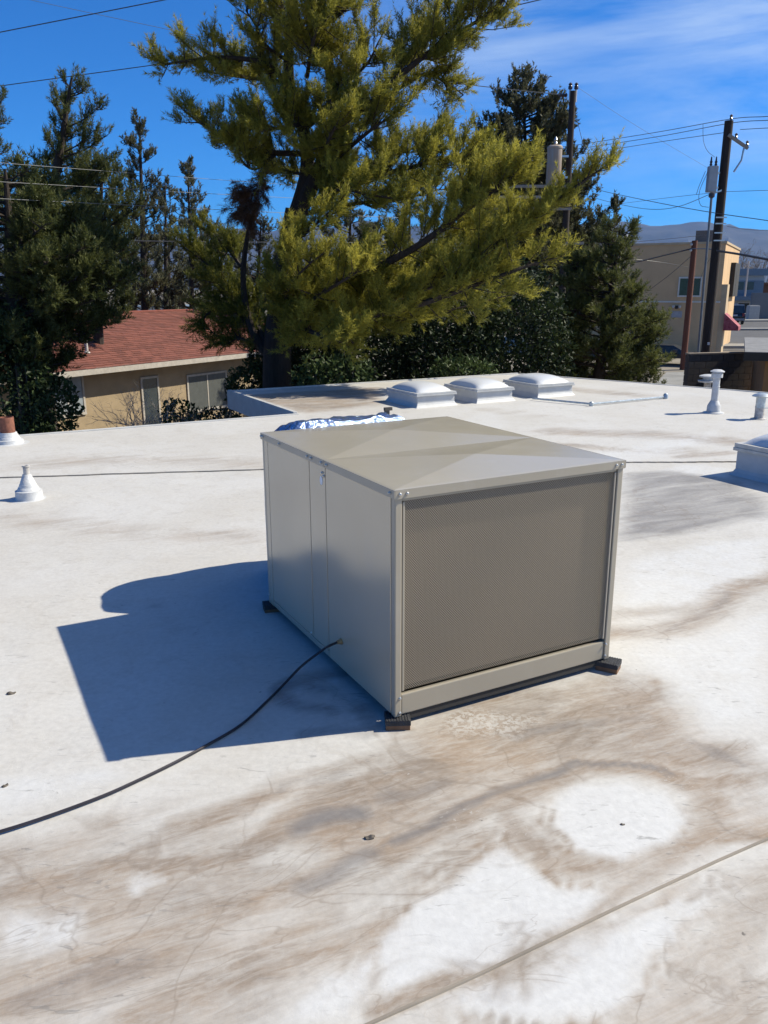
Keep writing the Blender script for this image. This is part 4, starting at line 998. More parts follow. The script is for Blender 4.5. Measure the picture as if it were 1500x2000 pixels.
wire([(-200, 378, 11.6), (0, 388, 12.4), (560, 416, 17.6), (800, 426, 21)], .0045, 'third pale wire crossing the left trees', m_wirel)
wire([(100, 468, 26), (300, 471, 26), (500, 473, 26), (700, 474, 27)], .010, 'lowest pale wire crossing the left trees', m_wirel)
wire([(1106, 186, 36), (910, 165, 35), (700, 140, 34), (400, 100, 32)], .016, 'pale wire running left from the top of the transformer pole', m_wirel)
wire([(1127, 170, 36), (1250, 250, 40), (1420, 350, 46)], .006, 'faint thin wire slanting down right from the transformer pole')
wire([(1122, 215, 36), (1134, 262, 36), (1146, 310, 36)], .010, 'short jumper wire hanging beside the transformer pole')
wire([(1060, 292, 42), (1140, 281, 40), (1290, 257, 34), (1424, 233, 28.5), (1490, 228, 26), (1560, 226, 25)], .011, 'topmost of three conductors reaching the right utility pole')
wire([(1060, 299, 42), (1140, 289, 40), (1290, 266, 34), (1424, 241, 28.5), (1500, 235, 26), (1560, 233, 25)], .011, 'middle of three conductors reaching the right utility pole')
wire([(1060, 312, 42), (1150, 299, 40), (1290, 277, 34), (1415, 259, 28.5)], .010, 'lowest of three conductors reaching the right utility pole')
wire([(1446, 253, 28.5), (1500, 250, 26), (1560, 248, 25)], .010, 'short conductor leaving the right pole brace towards the right')
wire([(1373, 242, 29), (1374, 275, 29), (1382, 295, 28.8), (1396, 307, 28.6)], .007, 'thin jumper curving down to the box transformer')
wire([(1150, 365, 44), (1185, 375, 42), (1290, 397, 34), (1390, 415, 28.2), (1500, 431, 25), (1580, 444, 24)], .012, 'dark service wire crossing behind the riser and dropping to the right')
wire([(1150, 383, 44), (1185, 393, 42), (1240, 405, 38), (1285, 409, 34), (1330, 402, 31), (1385, 380, 28.2)], .010, 'sagging dark service wire ending at the riser weatherhead')
wire([(1180, 402, 44), (1290, 388, 34), (1400, 376, 28.2), (1460, 373, 26), (1560, 370, 25)], .007, 'thin wire level with the weatherhead passing the right pole')
wire([(1378, 334, 28.4), (1366, 362, 28.3), (1360, 380, 28.3)], .008, 'short lead hanging from the left of the box transformer')
wire([(1382, 336, 28.4), (1366, 375, 28.3), (1368, 400, 28.3), (1384, 405, 28.2)], .008, 'looped lead hanging from the box transformer to the riser')
wire([(1160, 520, 46), (1235, 513, 46), (1300, 498, 46), (1350, 486, 46)], .040, 'thick black cable bundle running left from the thin brown pole')
wire([(1350, 486, 46), (1376, 486, 36), (1400, 488, 28.2)], .020, 'short black cable linking the brown pole to the big pole')
wire([(1400, 490, 28.2), (1440, 496, 26), (1500, 507, 24), (1580, 522, 22)], .035, 'thick black cable bundle leaving the big pole to the right')
wire([(1180, 500, 46), (1290, 512, 48), (1345, 522, 52)], .012, 'thin black line crossing the upper tan wall')
wire([(1270, 565, 52), (1310, 535, 50), (1350, 500, 46)], .014, 'drop cable slanting up to the thin brown pole')
wire([(1362, 560, 53), (1378, 520, 42), (1398, 490, 28.4)], .010, 'drop cable slanting up to the big pole beside the window')
wire([(1420, 442, 28.5), (1470, 449, 26), (1560, 449, 25)], .006, 'thin dark wire over the hills right of the pole')
wire([(1180, 478, 46), (1290, 468, 40), (1398, 457, 28.6)], .008, 'thin dark wire over the hills left of the pole')

# ------------------------------------------------------------------ trees
def unit(v): return v / (np.linalg.norm(v, axis=-1, keepdims=True) + 1e-12)
class Crown:
    def __init__(s, seed): s.P, s.D, s.L, s.T = [], [], [], []; s.wood = MB(); s.twigs = MB(); s.rng = np.random.default_rng(seed)
    def shoots(s, P, Dv, L, T): s.P.append(P); s.D.append(unit(Dv)); s.L.append(L); s.T.append(T)
    def plume(s, pts, rad, step=.055, up=.55, along=.5, spread=.75, sl=(.12, .22), start=.15, tint=0.0, spc=.05, twig=True, flat=1.0):
        """foliage along a limb: side twigs that turn up and outwards, each carrying brushes of needles"""
        r_ = s.rng; pts = np.array(pts, float); seg = np.linalg.norm(np.diff(pts, axis=0), axis=1); cum = np.concatenate([[0], np.cumsum(seg)]); Lt = cum[-1]
        rad = np.array(rad, float) if not np.isscalar(rad) else np.full(len(pts), rad)
        n = max(3, int(Lt * (1 - start) / step)); t = np.sort(r_.uniform(start, 1.0, n)) * Lt; t[-1] = Lt
        idx = np.clip(np.searchsorted(cum, t) - 1, 0, len(seg) - 1); f = (t - cum[idx]) / seg[idx]
        base = pts[idx] + (pts[idx + 1] - pts[idx]) * f[:, None]; tan = unit(pts[idx + 1] - pts[idx]); R = rad[idx] + (rad[idx + 1] - rad[idx]) * f
        rnd = unit(r_.normal(size=(n, 3)) * np.array([1, 1, flat]))
        d = unit(tan * along + np.array([0, 0, up * .45]) + rnd * spread); ln = R * r_.uniform(.35, 1.1, n)
        m_ = np.maximum(2, (ln / spc).astype(int) + 1); own = np.repeat(np.arange(n), m_); k = len(own)
        tt = r_.uniform(.22, 1.02, k); P = base[own] + d[own] * (ln[own] * tt)[:, None] + r_.normal(size=(k, 3)) * .022
        P[:, 2] += .10 * ln[own] * tt ** 2
        dd = unit(d[own] * .42 + np.array([0, 0, up * 1.35]) + tan[own] * .22 + r_.normal(size=(k, 3)) * .30)
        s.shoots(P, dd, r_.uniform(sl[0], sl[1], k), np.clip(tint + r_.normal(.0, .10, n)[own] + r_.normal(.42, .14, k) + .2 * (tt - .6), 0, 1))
        if twig:
            for i in range(0, n): s.twigs.tube([base[i], base[i] + d[i] * ln[i] * .55, base[i] + d[i] * ln[i] + np.array([0, 0, .08 * ln[i]])], [.013, .009, .005], 3, False)
    def limb(s, pts, r0, r1, n=6): 
        c = spline(pts, 5); s.wood.tube(c, np.linspace(r0, r1, len(c)), n)
        return c
    def mesh(s, name, m, parent, origin, ndl=34, nl=(.07, .12), w=.010, fwd=.55):
        r_ = s.rng; P, Dv, L, T = (np.concatenate(x) for x in (s.P, s.D, s.L, s.T)); n = len(P)
        t = r_.uniform(.0, 1.0, (n, ndl)); base = P[:, None] + Dv[:, None] * (L[:, None] * t)[..., None]
        rd_ = r_.normal(size=(n, ndl, 3)); rd_ -= (rd_ * Dv[:, None]).sum(-1, keepdims=True) * Dv[:, None]; rd_ = unit(rd_)
        dn = unit(Dv[:, None] * (fwd + .55 * t)[..., None] + rd_ * .8); le = r_.uniform(nl[0], nl[1], (n, ndl))
        tip = base + dn * le[..., None]; sd = unit(np.cross(dn, r_.normal(size=(n, ndl, 3)))) * (w / 2)
        v = np.stack([base - sd, base + sd, tip], 2).reshape(-1, 3) - origin
        return tri_mesh(name, v, np.repeat(np.clip(T[:, None] + r_.normal(0, .08, (n, ndl)), 0, 1).ravel(), 3), m, parent)
def tri_mesh(name, v, tint, m, parent):
    me = bpy.data.meshes.new(name); nv = len(v)
    me.vertices.add(nv); me.vertices.foreach_set('co', v.astype(np.float32).ravel()); me.loops.add(nv); me.loops.foreach_set('vertex_index', np.arange(nv, dtype=np.int32))
    me.polygons.add(nv // 3); me.polygons.foreach_set('loop_start', np.arange(0, nv, 3, dtype=np.int32)); me.update(calc_edges=True)
    at = me.attributes.new('tint', 'FLOAT', 'POINT'); at.data.foreach_set('value', tint.astype(np.float32))
    return stuff(link(name, me, m, parent))
def shift(mb, o): mb.v = [(x - o[0], y - o[1], z - o[2]) for x, y, z in mb.v]; return mb
m_bark = mat('bark', (.032, .023, .018), .95, var=.45, scale=5, stretch=(5, 5, 1), bump=.8, bscale=14)
m_barkg = mat('bark_grey', (.10, .085, .07), .95, var=.35, scale=6, stretch=(5, 5, 1), bump=.6)
F_pine = foliage_mat('pine_needles', (.115, .128, .022), (.48, .425, .068), .5)
F_dark = foliage_mat('dark_pine_needles', (.040, .054, .018), (.17, .18, .05), .38)
F_cyp = foliage_mat('cypress_scales', (.050, .058, .032), (.19, .18, .092), .35)
F_grey = foliage_mat('grey_green_scales', (.07, .078, .045), (.20, .19, .11), .3)
F_brown = foliage_mat('dead_needles', (.09, .045, .025), (.20, .11, .06), .3)
F_leaf = foliage_mat('glossy_leaves', (.018, .030, .011), (.09, .13, .04), .25, .6)
def finish(t, C, o, fm, **k):
    shift(C.wood, o).build('trunk', k.pop('bark', m_bark), t, smooth=True, recalc=False)
    if C.twigs.v: stuff(shift(C.twigs, o).build('twigs', m_bark, t, recalc=False))
    C.mesh('crown', fm, t, o, **k)

# the big pine behind the back corner of the roof ------------------------------------
Y0 = 15.6
def pth(*a): return [D(x, y, Y0 + dy) for x, y, dy in a]
b0 = D(540, 760, Y0); origin = np.array([b0[0], b0[1], ZG])
pine = thing('pine_tree', 'big yellow green pine with spreading plumes behind the roof corner', 'tree', origin)
C = Crown(11); pw = .0098 * 1.0
tr0 = [np.array([b0[0] - .05, b0[1], ZG - .1]), D(541, 740, Y0), D(547, 620, Y0), D(563, 500, Y0), D(578, 410, Y0)]
C.limb(tr0, .30, .19, 12)
C.limb(pth((576, 430, 0), (600, 335, .1), (592, 250, .1), (566, 165, 0), (566, 60, 0), (580, -80, 0)), .15, .06, 8)
C.limb(pth((580, 420, 0), (622, 335, -.1), (650, 250, -.1), (645, 140, 0), (622, 20, 0), (612, -160, .1)), .15, .05, 8)
PX = Y0 / FOC * 1.04           # metres per survey pixel at the tree
LIMBS = [  # survey path with depth offsets, plume radius (px), limb radius, options
    ([(566, 170, 0), (520, 125, -.2), (440, 112, -.4), (370, 118, -.5), (315, 128, -.6)], [34, 40, 48, 50, 34], .06, dict(up=.5, along=.35)),
    ([(560, 160, 0), (470, 150, .3), (400, 140, .3)], [30, 42, 36], .04, dict(up=.2, along=.3)),
    ([(590, 300, 0), (520, 296, -.3), (455, 275, -.5), (400, 245, -.6), (360, 218, -.7)], [26, 48, 46, 36, 26], .055, dict(up=.55, along=.4)),
    ([(540, 300, -.2), (500, 330, -.7), (470, 310, -.8), (470, 260, -.8)], [36, 44, 46, 34], .03, dict(up=.4)),
    ([(590, 340, 0), (540, 330, .6), (490, 320, .8)], [30, 40, 34], .03, dict(up=.3, tint=-.25)),
    ([(566, 120, 0), (520, 90, -.4), (500, 50, -.5), (480, 20, -.5)], [36, 50, 50, 40], .04, dict(up=.5)),
    ([(580, 60, 0), (560, 40, -.6), (550, 0, -.6), (540, -50, -.6)], [44, 60, 60, 50], .04, dict(up=.5)),
    ([(622, 60, 0), (660, 30, -.4), (700, -10, -.5), (740, -60, -.5)], [44, 58, 56, 50], .04, dict(up=.5)),
    ([(640, 130, 0), (620, 120, -.8), (600, 90, -1.0), (590, 60, -1.1)], [44, 55, 55, 44], .04, dict(up=.5, tint=.05)),
    ([(645, 190, 0), (690, 150, -.7), (720, 120, -.9), (740, 80, -1.0)], [44, 60, 60, 48], .04, dict(up=.45)),
    ([(650, 245, 0), (720, 205, -.3), (790, 140, -.4), (870, 80, -.5), (950, 30, -.5), (1000, -15, -.5)], [30, 50, 66, 72, 54, 34], .08, dict(up=.45, along=.55, step=.050)),
    ([(740, 190, 0), (810, 90, .3), (850, 30, .4), (880, -40, .4)], [36, 60, 66, 50], .05, dict(up=.5)),
    ([(760, 185, -.1), (830, 145, 0), (875, 165, .1), (905, 185, .1)], [30, 34, 34, 26], .04, dict(up=.25, along=.5)),
    ([(620, 340, 0), (680, 290, -.8), (730, 250, -1.1), (790, 210, -1.2)], [34, 54, 58, 44], .05, dict(up=.45)),
    ([(600, 250, 0), (640, 215, -.9), (680, 190, -1.2)], [44, 54, 46], .04, dict(up=.45)),
    ([(590, 240, 0), (560, 215, -.6), (545, 190, -.8)], [30, 38, 32], .03, dict(up=.45)),
    ([(620, 330, 0), (700, 330, .6), (780, 300, .8), (850, 275, .9)], [34, 54, 58, 46], .04, dict(up=.35, tint=-.2)),
    ([(600, 400, 0), (700, 355, -.7), (810, 325, -1.0), (900, 305, -1.2), (945, 300, -1.2)], [24, 50, 58, 50, 34], .06, dict(up=.5)),
    ([(585, 420, 0), (680, 400, .4), (780, 390, .5), (860, 370, .6)], [24, 44, 52, 44], .05, dict(up=.4, tint=-.22)),
    ([(600, 150, 0), (610, 90, -1.1), (625, 40, -1.3), (640, -10, -1.3)], [44, 58, 56, 46], .04, dict(up=.5)),
    ([(620, 230, 0), (560, 250, -1.0), (520, 245, -1.2), (490, 225, -1.3)], [36, 46, 44, 32], .04, dict(up=.45)),
    ([(640, 300, 0), (640, 280, -1.2), (660, 240, -1.5), (690, 215, -1.6)], [36, 50, 50, 38], .04, dict(up=.45)),
    ([(620, 390, 0), (660, 370, -1.2), (720, 380, -1.6), (790, 390, -1.8)], [30, 46, 52, 40], .04, dict(up=.45)),
    # long sweeping lower limbs towards the right and towards us
    ([(560, 560, 0), (680, 540, -1.2), (800, 490, -1.9), (910, 410, -2.2), (1000, 345, -2.4), (1042, 305, -2.4)], [30, 52, 60, 54, 38, 18], .09, dict(up=.5, along=.6, step=.050, tint=.08)),
    ([(560, 600, 0), (720, 590, -1.4), (870, 545, -2.2), (990, 462, -2.5), (1090, 390, -2.7), (1192, 318, -2.8)], [26, 54, 62, 50, 30, 20], .09, dict(up=.5, along=.65, step=.050, tint=.1)),
    ([(560, 610, 0), (680, 620, -1.6), (800, 600, -2.3), (920, 560, -2.6), (1030, 520, -2.7), (1100, 500, -2.7)], [30, 50, 56, 56, 50, 26], .08, dict(up=.42, along=.5, step=.08, tint=.08)),
    ([(560, 600, 0), (600, 590, -1.6), (650, 560, -2.5), (700, 530, -2.8)], [30, 60, 66, 50], .06, dict(up=.45, tint=.1)),
    ([(550, 620, 0), (590, 640, -1.7), (640, 660, -2.6), (690, 670, -3.0)], [30, 46, 48, 30], .06, dict(up=.3, along=.5, tint=.08)),
    ([(560, 600, 0), (560, 570, -1.5), (580, 540, -2.4), (610, 510, -2.7)], [34, 52, 56, 44], .05, dict(up=.5, tint=.1)),
    ([(556, 520, 0), (570, 480, -1.6), (610, 445, -2.0), (655, 402, -2.1)], [20, 30, 32, 20], .04, dict(up=.45, along=.8, tint=.12)),
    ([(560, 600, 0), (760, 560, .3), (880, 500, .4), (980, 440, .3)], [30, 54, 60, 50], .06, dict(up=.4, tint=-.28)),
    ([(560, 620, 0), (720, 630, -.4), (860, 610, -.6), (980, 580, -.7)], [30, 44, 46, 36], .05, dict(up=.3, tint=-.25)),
    # left side, its shade put into a darker needle tint
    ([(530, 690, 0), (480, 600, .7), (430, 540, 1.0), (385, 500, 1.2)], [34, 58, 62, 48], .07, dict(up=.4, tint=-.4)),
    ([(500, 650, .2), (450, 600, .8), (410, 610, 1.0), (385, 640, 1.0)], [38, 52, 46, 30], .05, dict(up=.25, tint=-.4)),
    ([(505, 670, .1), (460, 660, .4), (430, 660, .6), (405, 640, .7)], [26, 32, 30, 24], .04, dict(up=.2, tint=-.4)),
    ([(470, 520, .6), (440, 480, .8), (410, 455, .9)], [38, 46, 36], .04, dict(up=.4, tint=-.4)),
]
C.limb(pth((531, 705, 0), (497, 655, .2), (476, 570, .4), (480, 480, .3), (500, 400, .1)), .09, .03, 7)
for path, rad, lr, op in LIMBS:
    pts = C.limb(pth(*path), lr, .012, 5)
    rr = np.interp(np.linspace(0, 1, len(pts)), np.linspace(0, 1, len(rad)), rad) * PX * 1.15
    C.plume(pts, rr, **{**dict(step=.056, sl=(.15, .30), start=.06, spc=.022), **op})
# dead brown spray on the left
CB = Crown(5); CB.plume(pth((540, 370, 0), (505, 365, -.2), (490, 385, -.3), (485, 430, -.3)), [.3, .5, .5, .3], up=-.2, spread=.9, step=.022, spc=.02)
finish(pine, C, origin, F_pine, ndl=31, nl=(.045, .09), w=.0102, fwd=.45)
CB.mesh('dead_spray', F_brown, pine, origin, ndl=24, nl=(.07, .11), w=.008)

# conifers grown from an outline: list of (survey y, left x, right x)
def conifer(name, label, seed, y, base_px, outline, fm, nb=70, bark=None, group=None, up=.45, rise=.35, sl=(.14, .28), prad=.30, step=.07, tint=0.0,
            ndl=26, nl=(.05, .095), w=.018, trunk_r=.16, thin=0.0, lean=0.0, depth=.9, fwd=.5, start=.3, spc=.034):
    C = Crown(seed); r_ = C.rng
    ys = [o[0] for o in outline]; top = D(.5 * (outline[0][1] + outline[0][2]), outline[0][0], y); bs = D(base_px, 700, y)
    o = np.array([bs[0], bs[1], zterr(y)]); t = thing(name, label, 'tree', o, group=group)
    def axis(py):
        f = (py - ys[0]) / (800 - ys[0]); return np.interp(py, [ys[0], ys[-1]], [.5 * (outline[0][1] + outline[0][2]), base_px])
    tp = [np.array([o[0], o[1], o[2] - .1])] + [D(axis(py), py, y) for py in np.linspace(ys[-1], ys[0], 6)]
    C.limb(tp, trunk_r, .02, 9)
    for k in range(nb):
        py = ys[0] + (ys[-1] - ys[0]) * ((k + r_.uniform()) / nb) ** .92
        l_, r2_ = np.interp(py, ys, [q[1] for q in outline]), np.interp(py, ys, [q[2] for q in outline]); ax_ = axis(py)
        az = r_.uniform(0, 2 * math.pi); c_, s_ = math.cos(az), math.sin(az)
        half = (r2_ - ax_) if c_ > 0 else (ax_ - l_); half = max(half, 6) * y / FOC * 1.03
        other = .5 * (r2_ - l_) * y / FOC * depth
        Lb = math.hypot(c_ * half, s_ * other) * r_.uniform(.72, 1.06)
        if r_.uniform() < thin: Lb *= r_.uniform(.3, .6)
        p = D(ax_, py, y); dv = unit(np.array([c_ * half, s_ * other, 0]))
        p0 = p - np.array([0, 0, rise * Lb * .8]); pts = [p0, p0 + dv * Lb * .5 + np.array([0, 0, rise * Lb * .30]), p0 + dv * Lb + np.array([0, 0, rise * Lb * .8])]
        c2_ = C.limb(pts, max(.012, .03 * min(Lb, 1.5)), .008, 4)
        R = np.linspace(prad * (.5 + .3 * Lb), prad * (.35 + .12 * Lb), len(c2_))
        C.plume(c2_, R, step=step * 1.0, up=up, spc=spc, sl=sl, start=start, tint=tint, along=.45)
    finish(t, C, o, fm, ndl=ndl, nl=nl, w=w, bark=bark or m_bark, fwd=fwd)
    return t, C, o
# left group
conifer('pine_tree', 'dark pine at the left edge with ivy on its trunk', 21, 13.5, 38,
        [(330, -40, 60), (400, -120, 150), (470, -160, 215), (540, -170, 235), (610, -160, 200), (670, -130, 185), (720, -90, 130)], F_dark, nb=85, step=.05, prad=.36, tint=-.12, trunk_r=.24, rise=.25, w=.017)
conifer('pine_tree', 'ragged dark pine with spindly forked top on the left', 22, 18.0, 75,
        [(150, 128, 152), (215, 105, 215), (260, 105, 205), (300, 60, 235), (350, 30, 250), (420, 0, 245), (480, 20, 240), (560, 40, 220)], F_dark, nb=80, step=.055, prad=.34, tint=.05, trunk_r=.2, rise=.6, thin=.2, w=.013, up=.65)
conifer('pine_tree', 'dark pine cut off by the left edge with its tip above the wires', 23, 19.0, -40,
        [(175, -30, 14), (250, -70, 8), (330, -110, 12), (420, -140, 60), (520, -150, 80)], F_dark, nb=45, prad=.34, rise=.55, w=.013, up=.65)
conifer('cypress_tree', 'tall narrow grey green cypress with bare stems left of the pine', 24, 29.0, 283,
        [(228, 268, 276), (262, 240, 290), (300, 238, 305), (350, 232, 312), (420, 240, 320), (500, 225, 330), (600, 225, 340)], F_cyp, nb=75, prad=.34, rise=.7, w=.026, nl=(.06, .10), thin=.35, up=.7, sl=(.15, .28), step=.09, ndl=22, trunk_r=.15)
conifer('cypress_tree', 'pale thin cypress second from the pine on its left', 25, 33.0, 375,
        [(318, 362, 372), (350, 345, 392), (400, 338, 405), (450, 330, 430), (530, 318, 440), (610, 320, 445)], F_grey, nb=75, prad=.34, rise=.7, w=.028, nl=(.06, .11), thin=.4, up=.7, sl=(.15, .28), step=.10, ndl=22, trunk_r=.12)
conifer('cypress_tree', 'short grey cypress between the two narrow cypresses', 26, 31.0, 325,
        [(355, 310, 335), (400, 305, 350), (460, 300, 360), (540, 295, 365), (615, 295, 370)], F_grey, nb=50, prad=.34, rise=.6, w=.028, nl=(.06, .11), thin=.3, up=.6, sl=(.15, .28), step=.10, ndl=22, trunk_r=.12, tint=-.2)
conifer('cypress_tree', 'grey green cypress seen through the gap left of the pine trunk', 27, 30.0, 500,
        [(430, 490, 530), (480, 465, 560), (540, 455, 580), (620, 450, 590)], F_grey, nb=50, prad=.34, rise=.6, w=.028, nl=(.06, .11), thin=.3, up=.6, sl=(.15, .28), step=.10, ndl=22, trunk_r=.12, tint=-.1)
conifer('cypress_tree', 'grey green tree showing through the middle of the pine', 28, 27.0, 800,
        [(400, 760, 840), (450, 720, 900), (520, 690, 930), (600, 680, 960), (690, 680, 980)], F_grey, nb=40, prad=.36, rise=.5, w=.026, nl=(.06, .10), thin=.2, up=.55, sl=(.15, .28), step=.09, ndl=22, tint=-.1)
conifer('pine_tree', 'dark pine mass behind the left group beside the narrow cypress', 31, 23.0, 190,
        [(300, 185, 215), (360, 150, 255), (430, 140, 265), (500, 150, 268), (570, 170, 262), (620, 180, 255)], F_dark, nb=70, prad=.40, rise=.4, w=.015, up=.55, step=.06, tint=-.1)
for k_, (bx, y_, top, hw, lb) in enumerate(((262, 44, 400, 34, 'first grey green tree in the far row behind the red roof'), (330, 46, 440, 36, 'second grey green tree in the far row behind the red roof'), (405, 45, 420, 38, 'third grey green tree in the far row behind the red roof'), (468, 47, 455, 36, 'fourth grey green tree in the far row behind the red roof'))):
    conifer('far_tree', lb, 130 + k_, y_, bx, [(top, bx - 8, bx + 8), (top + 50, bx - hw * .7, bx + hw * .7), (540, bx - hw, bx + hw), (600, bx - hw, bx + hw)], F_grey, nb=45, prad=.6, rise=.5, w=.035, nl=(.08, .15), up=.5, sl=(.2, .4), step=.13, spc=.10, ndl=22, tint=-.2, group='far row of trees behind the red roof')
conifer('cypress_tree', 'grey green tree filling the gap right of the pine trunk', 32, 30.0, 680,
        [(395, 670, 700), (440, 630, 730), (500, 610, 750), (560, 600, 760), (640, 600, 760)], F_grey, nb=60, prad=.40, rise=.5, w=.028, nl=(.06, .11), up=.55, sl=(.15, .28), step=.09, ndl=22, tint=-.05)
# right group
conifer('juniper_tree', 'tall dense dark juniper behind the transformer pole', 29, 40.0, 1040,
        [(140, 1010, 1030), (180, 975, 1065), (230, 945, 1105), (290, 915, 1130), (350, 905, 1160), (420, 900, 1190), (500, 905, 1205), (600, 920, 1210)], F_cyp, nb=270, prad=.58, rise=.6, w=.055, nl=(.09, .16), up=.6, sl=(.2, .4), step=.14, spc=.075, ndl=16, trunk_r=.25, tint=-.05)
conifer('pine_tree', 'bushy dark green pine at the right end of the roof edge', 30, 19.5, 1160,
        [(440, 1185, 1240), (470, 1140, 1235), (520, 1110, 1220), (580, 1080, 1262), (620, 1060, 1300), (680, 1050, 1290), (740, 1050, 1280), (800, 1060, 1260)], F_dark, nb=120, prad=.36, rise=.3, w=.016, up=.5, step=.05, ndl=22, trunk_r=.2, tint=.12)

# leafy shrubs: small folded leaves through an uneven volume
def leaf_cloud(cen, rad, n, seed, size=(.05, .10), shell=.45, tint=0.0):
    r_ = np.random.default_rng(seed); v, tn = [], []
    d = unit(r_.normal(size=(n, 3))); rr = r_.uniform(shell, 1, n) ** .6
    lump = .72 + .55 * fbm(d[:, 0] * 2.2 + seed, d[:, 1] * 2.2 + d[:, 2] * 3.1, seed, 3)
    P = np.array(cen) + d * np.array(rad) * (rr * lump)[:, None]
    ax_ = unit(d * .6 + r_.normal(size=(n, 3)) * .8); sd = unit(np.cross(ax_, r_.normal(size=(n, 3)))); L_ = r_.uniform(size[0], size[1], n)
    a, b = P, P + ax_ * L_[:, None]; m_ = .5 * (a + b); q = .30 * L_[:, None]; nn = np.cross(ax_, sd) * (.12 * L_)[:, None]
    tri = np.stack([a, m_ + sd * q + nn, b, a, b, m_ - sd * q + nn], 1).reshape(-1, 3)
    return tri, np.repeat(np.clip(tint + r_.normal(.4, .22, n), 0, 1), 6)
def shrub(name, label, cat, cen, rad, n, seed, m=None, size=(.06, .12), tint=0.0, stems=5, group=None):
    base = np.array([cen[0], cen[1], zterr(cen[1])]); t = thing(name, label, cat, base, group=group); r_ = np.random.default_rng(seed)
    mb = MB()
    for k in range(stems):
        e_ = np.array([r_.normal() * rad[0] * .5, r_.normal() * rad[1] * .5, cen[2] - base[2] + rad[2] * r_.uniform(-.2, .5)])
        mb.tube(spline([(r_.normal() * .1, r_.normal() * .1, 0), e_ * .5 + r_.normal(size=3) * .08, e_], 4), np.linspace(.035, .01, 9), 5)
    stuff(mb.build('stems', m_barkg, t, recalc=False))
    v, tn = leaf_cloud(np.array(cen) - base, rad, n, seed, size, tint=tint)
    tri_mesh('leaves', v, tn, m or F_leaf, t); return t
SH = [(640, 690, 16.8, 1.2, 1.0, 1.7, 'dark leafy shrub just right of the pine trunk'), (760, 680, 17.2, 1.4, 1.0, 1.8, 'dark shrub behind the leftmost back skylight'),
      (880, 680, 17.6, 1.4, 1.0, 1.8, 'dark shrub behind the middle back skylight'), (1000, 680, 18.0, 1.4, 1.0, 1.8, 'dark shrub behind the rightmost back skylight'),
      (580, 700, 18.0, 1.0, .9, 1.3, 'dark shrub in the shade behind the pine trunk'),
      (700, 660, 19.6, 1.6, .9, 2.0, 'tall dark shrub in the back row between pine trunk and skylights'), (850, 655, 19.8, 1.6, .9, 2.0, 'tall dark shrub in the back row above the left and middle skylights'),
      (980, 650, 20.0, 1.5, .9, 2.0, 'tall dark shrub in the back row above the right skylight')]
for i, (px, py, y, rx, ry, rz_, lb) in enumerate(SH):
    c = D(px, py, y); shrub('shrub', lb, 'shrub', (c[0], c[1], c[2]), (rx, ry, rz_), 6400, 60 + i, tint=-.42, size=(.05, .15))
for i, (px, py, y, rx, rz_, lb) in enumerate([(655, 742, 14.4, .75, .45, 'low glossy leafed bush at the foot of the pine'), (905, 735, 15.4, .7, .35, 'low leafy bush peeping over the back roof edge')]):
    c = D(px, py, y); shrub('bush', lb, 'shrub', (c[0], c[1], c[2]), (rx, .4, rz_), 1500, 80 + i, tint=.2, size=(.06, .11))
# dark board fence deep behind the shrubs
fa, fb2 = D(570, 660, 21), D(1080, 660, 21); fl_ = fb2[0] - fa[0]
fn = thing('board_fence', 'dark weathered board fence hidden behind the shrubs', 'fence', (fa[0], fa[1], ZG))
m_fence = mat('fence_board', (.035, .03, .026), .95, var=.3); bd0 = None; nb_ = int(fl_ / .16)
for k in range(nb_):
    if bd0 is None: bd0 = MB().box(0, .15, 0, .025, .03, 2.1).build('board', m_fence, fn); bd0.location = (0, 0, 0)
    else: dup(bd0, 'board', fn, (k * .16, 0, .02 * math.sin(k * 2.3)))
MB().box(0, fl_, .026, .08, .5, .6).build('rail', m_fence, fn); MB().box(0, fl_, .026, .08, 1.6, 1.7).build('rail', m_fence, fn)
# ivy on the left trunk, bush by the house, bare pale shrubs
c = D(60, 770, 13.0); shrub('ivy', 'dark ivy climbing the trunk of the left edge pine', 'ivy', (c[0] - .25, c[1], c[2] + .1), (.55, .45, 1.35), 3600, 91, tint=-.1, size=(.06, .11))
c = D(120, 790, 13.4); shrub('bush', 'dark bush beside the ivy covered trunk', 'shrub', (c[0] - .15, c[1], c[2] - .05), (.42, .4, .62), 1300, 92, tint=-.05)
c = D(335, 790, 15.5); shrub('bush', 'dark green bush in front of the house door', 'shrub', (c[0] + .1, c[1], c[2] - .2), (.36, .3, .32), 420, 93, tint=.05)
c = D(420, 800, 16.5); shrub('bush', 'dark low bush below the right house window', 'shrub', (c[0], c[1], c[2] - .3), (.7, .5, .30), 900, 94, tint=-.25)
c = D(490, 745, 17.5); shrub('bush', 'small leafy bush left of the pine trunk', 'shrub', (c[0], c[1], c[2] - .1), (.6, .5, .5), 1400, 95, tint=.1)
m_pbark = mat('pale_bark', (.34, .30, .26), .9, var=.25, scale=20)
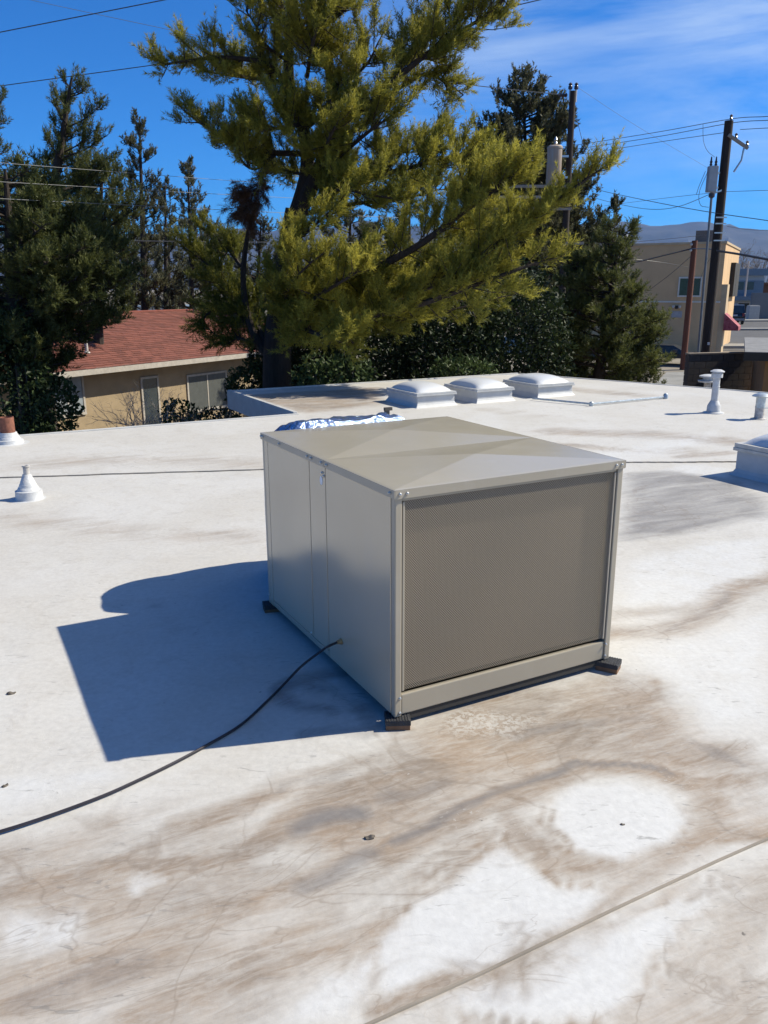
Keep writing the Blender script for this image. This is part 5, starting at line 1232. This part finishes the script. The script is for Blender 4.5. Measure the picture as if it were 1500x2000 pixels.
def bare(name, label, cat, base, hgt, seed, spread=.5, levels=4, r0=.03, m=None, first=None, n0=3):
    r_ = np.random.default_rng(seed); t = thing(name, label, cat, base); mb = MB()
    def grow(p, d, L, r, lv):
        q = p + d * L * .5 + r_.normal(size=3) * L * .06; e_ = p + d * L + r_.normal(size=3) * L * .08
        mb.tube([p, q, e_], [r, r * .8, r * .6], 4 if lv < 3 else 5, False)
        if lv == 0: return
        for k in range(r_.integers(2, 4)):
            grow(p + (e_ - p) * r_.uniform(.55, 1.0), unit(d + r_.normal(size=3) * spread + np.array([0, 0, .12])), L * r_.uniform(.55, .8), r * .6, lv - 1)
    for k in range(n0): grow(np.zeros(3), unit(np.array(first) + r_.normal(size=3) * .3) if first is not None else unit(np.array([0, 0, 1]) + r_.normal(size=3) * .3), hgt * .42, r0, levels)
    stuff(mb.build('branches', m or m_pbark, t, smooth=False, recalc=False)); return t
c = G(295, 860, ZG); c = D(297, 845, 15.0); bare('bare_shrub', 'bare pale stemmed shrub leaning left before the house wall', 'shrub', (c[0] + .35, c[1], ZG), 2.75, 101, first=(-.35, 0, 1), n0=3, levels=6, r0=.034)
c = D(375, 835, 15.2); bare('bare_shrub', 'bare pale twiggy shrub below the right house window', 'shrub', (c[0], c[1], ZG), 2.5, 102, n0=4, levels=6, r0=.03)
c = D(325, 835, 15.6); bare('bare_shrub', 'bare pale twiggy shrub in front of the house door', 'shrub', (c[0], c[1], ZG), 2.35, 103, n0=4, levels=6, r0=.026)
m_gtw = mat('grey_twig', (.17, .145, .125), .95)
for i, (px, lb) in enumerate(((1452, 'bare grey tree above the pale building'), (1480, 'bare grey brown tree right of the pale building'), (1510, 'bare grey brown tree at the right edge down the street'))):
    c = D(px, 560, 112 + 3 * i); bare('bare_tree', lb, 'tree', (c[0], c[1], zterr(112)), 8.5, 110 + i, spread=.55, levels=6, r0=.16, m=m_gtw, n0=2)

# ------------------------------------------------------------------ haze in the air
hz = MB().box(-13000, 13000, -3100, 14500, ZG - 1.2, 900).build('haze', None, recalc=True)
mh = bpy.data.materials.new('air'); mh.use_nodes = True; mh.node_tree.nodes.clear()
ho = mh.node_tree.nodes.new('ShaderNodeOutputMaterial'); hv = mh.node_tree.nodes.new('ShaderNodeVolumePrincipled')
hv.inputs['Color'].default_value = (.20, .46, 1.0, 1); hv.inputs['Density'].default_value = 3.8e-5; hv.inputs['Anisotropy'].default_value = .2
mh.node_tree.links.new(hv.outputs[0], ho.inputs['Volume']); hz.data.materials.append(mh); stuff(hz)
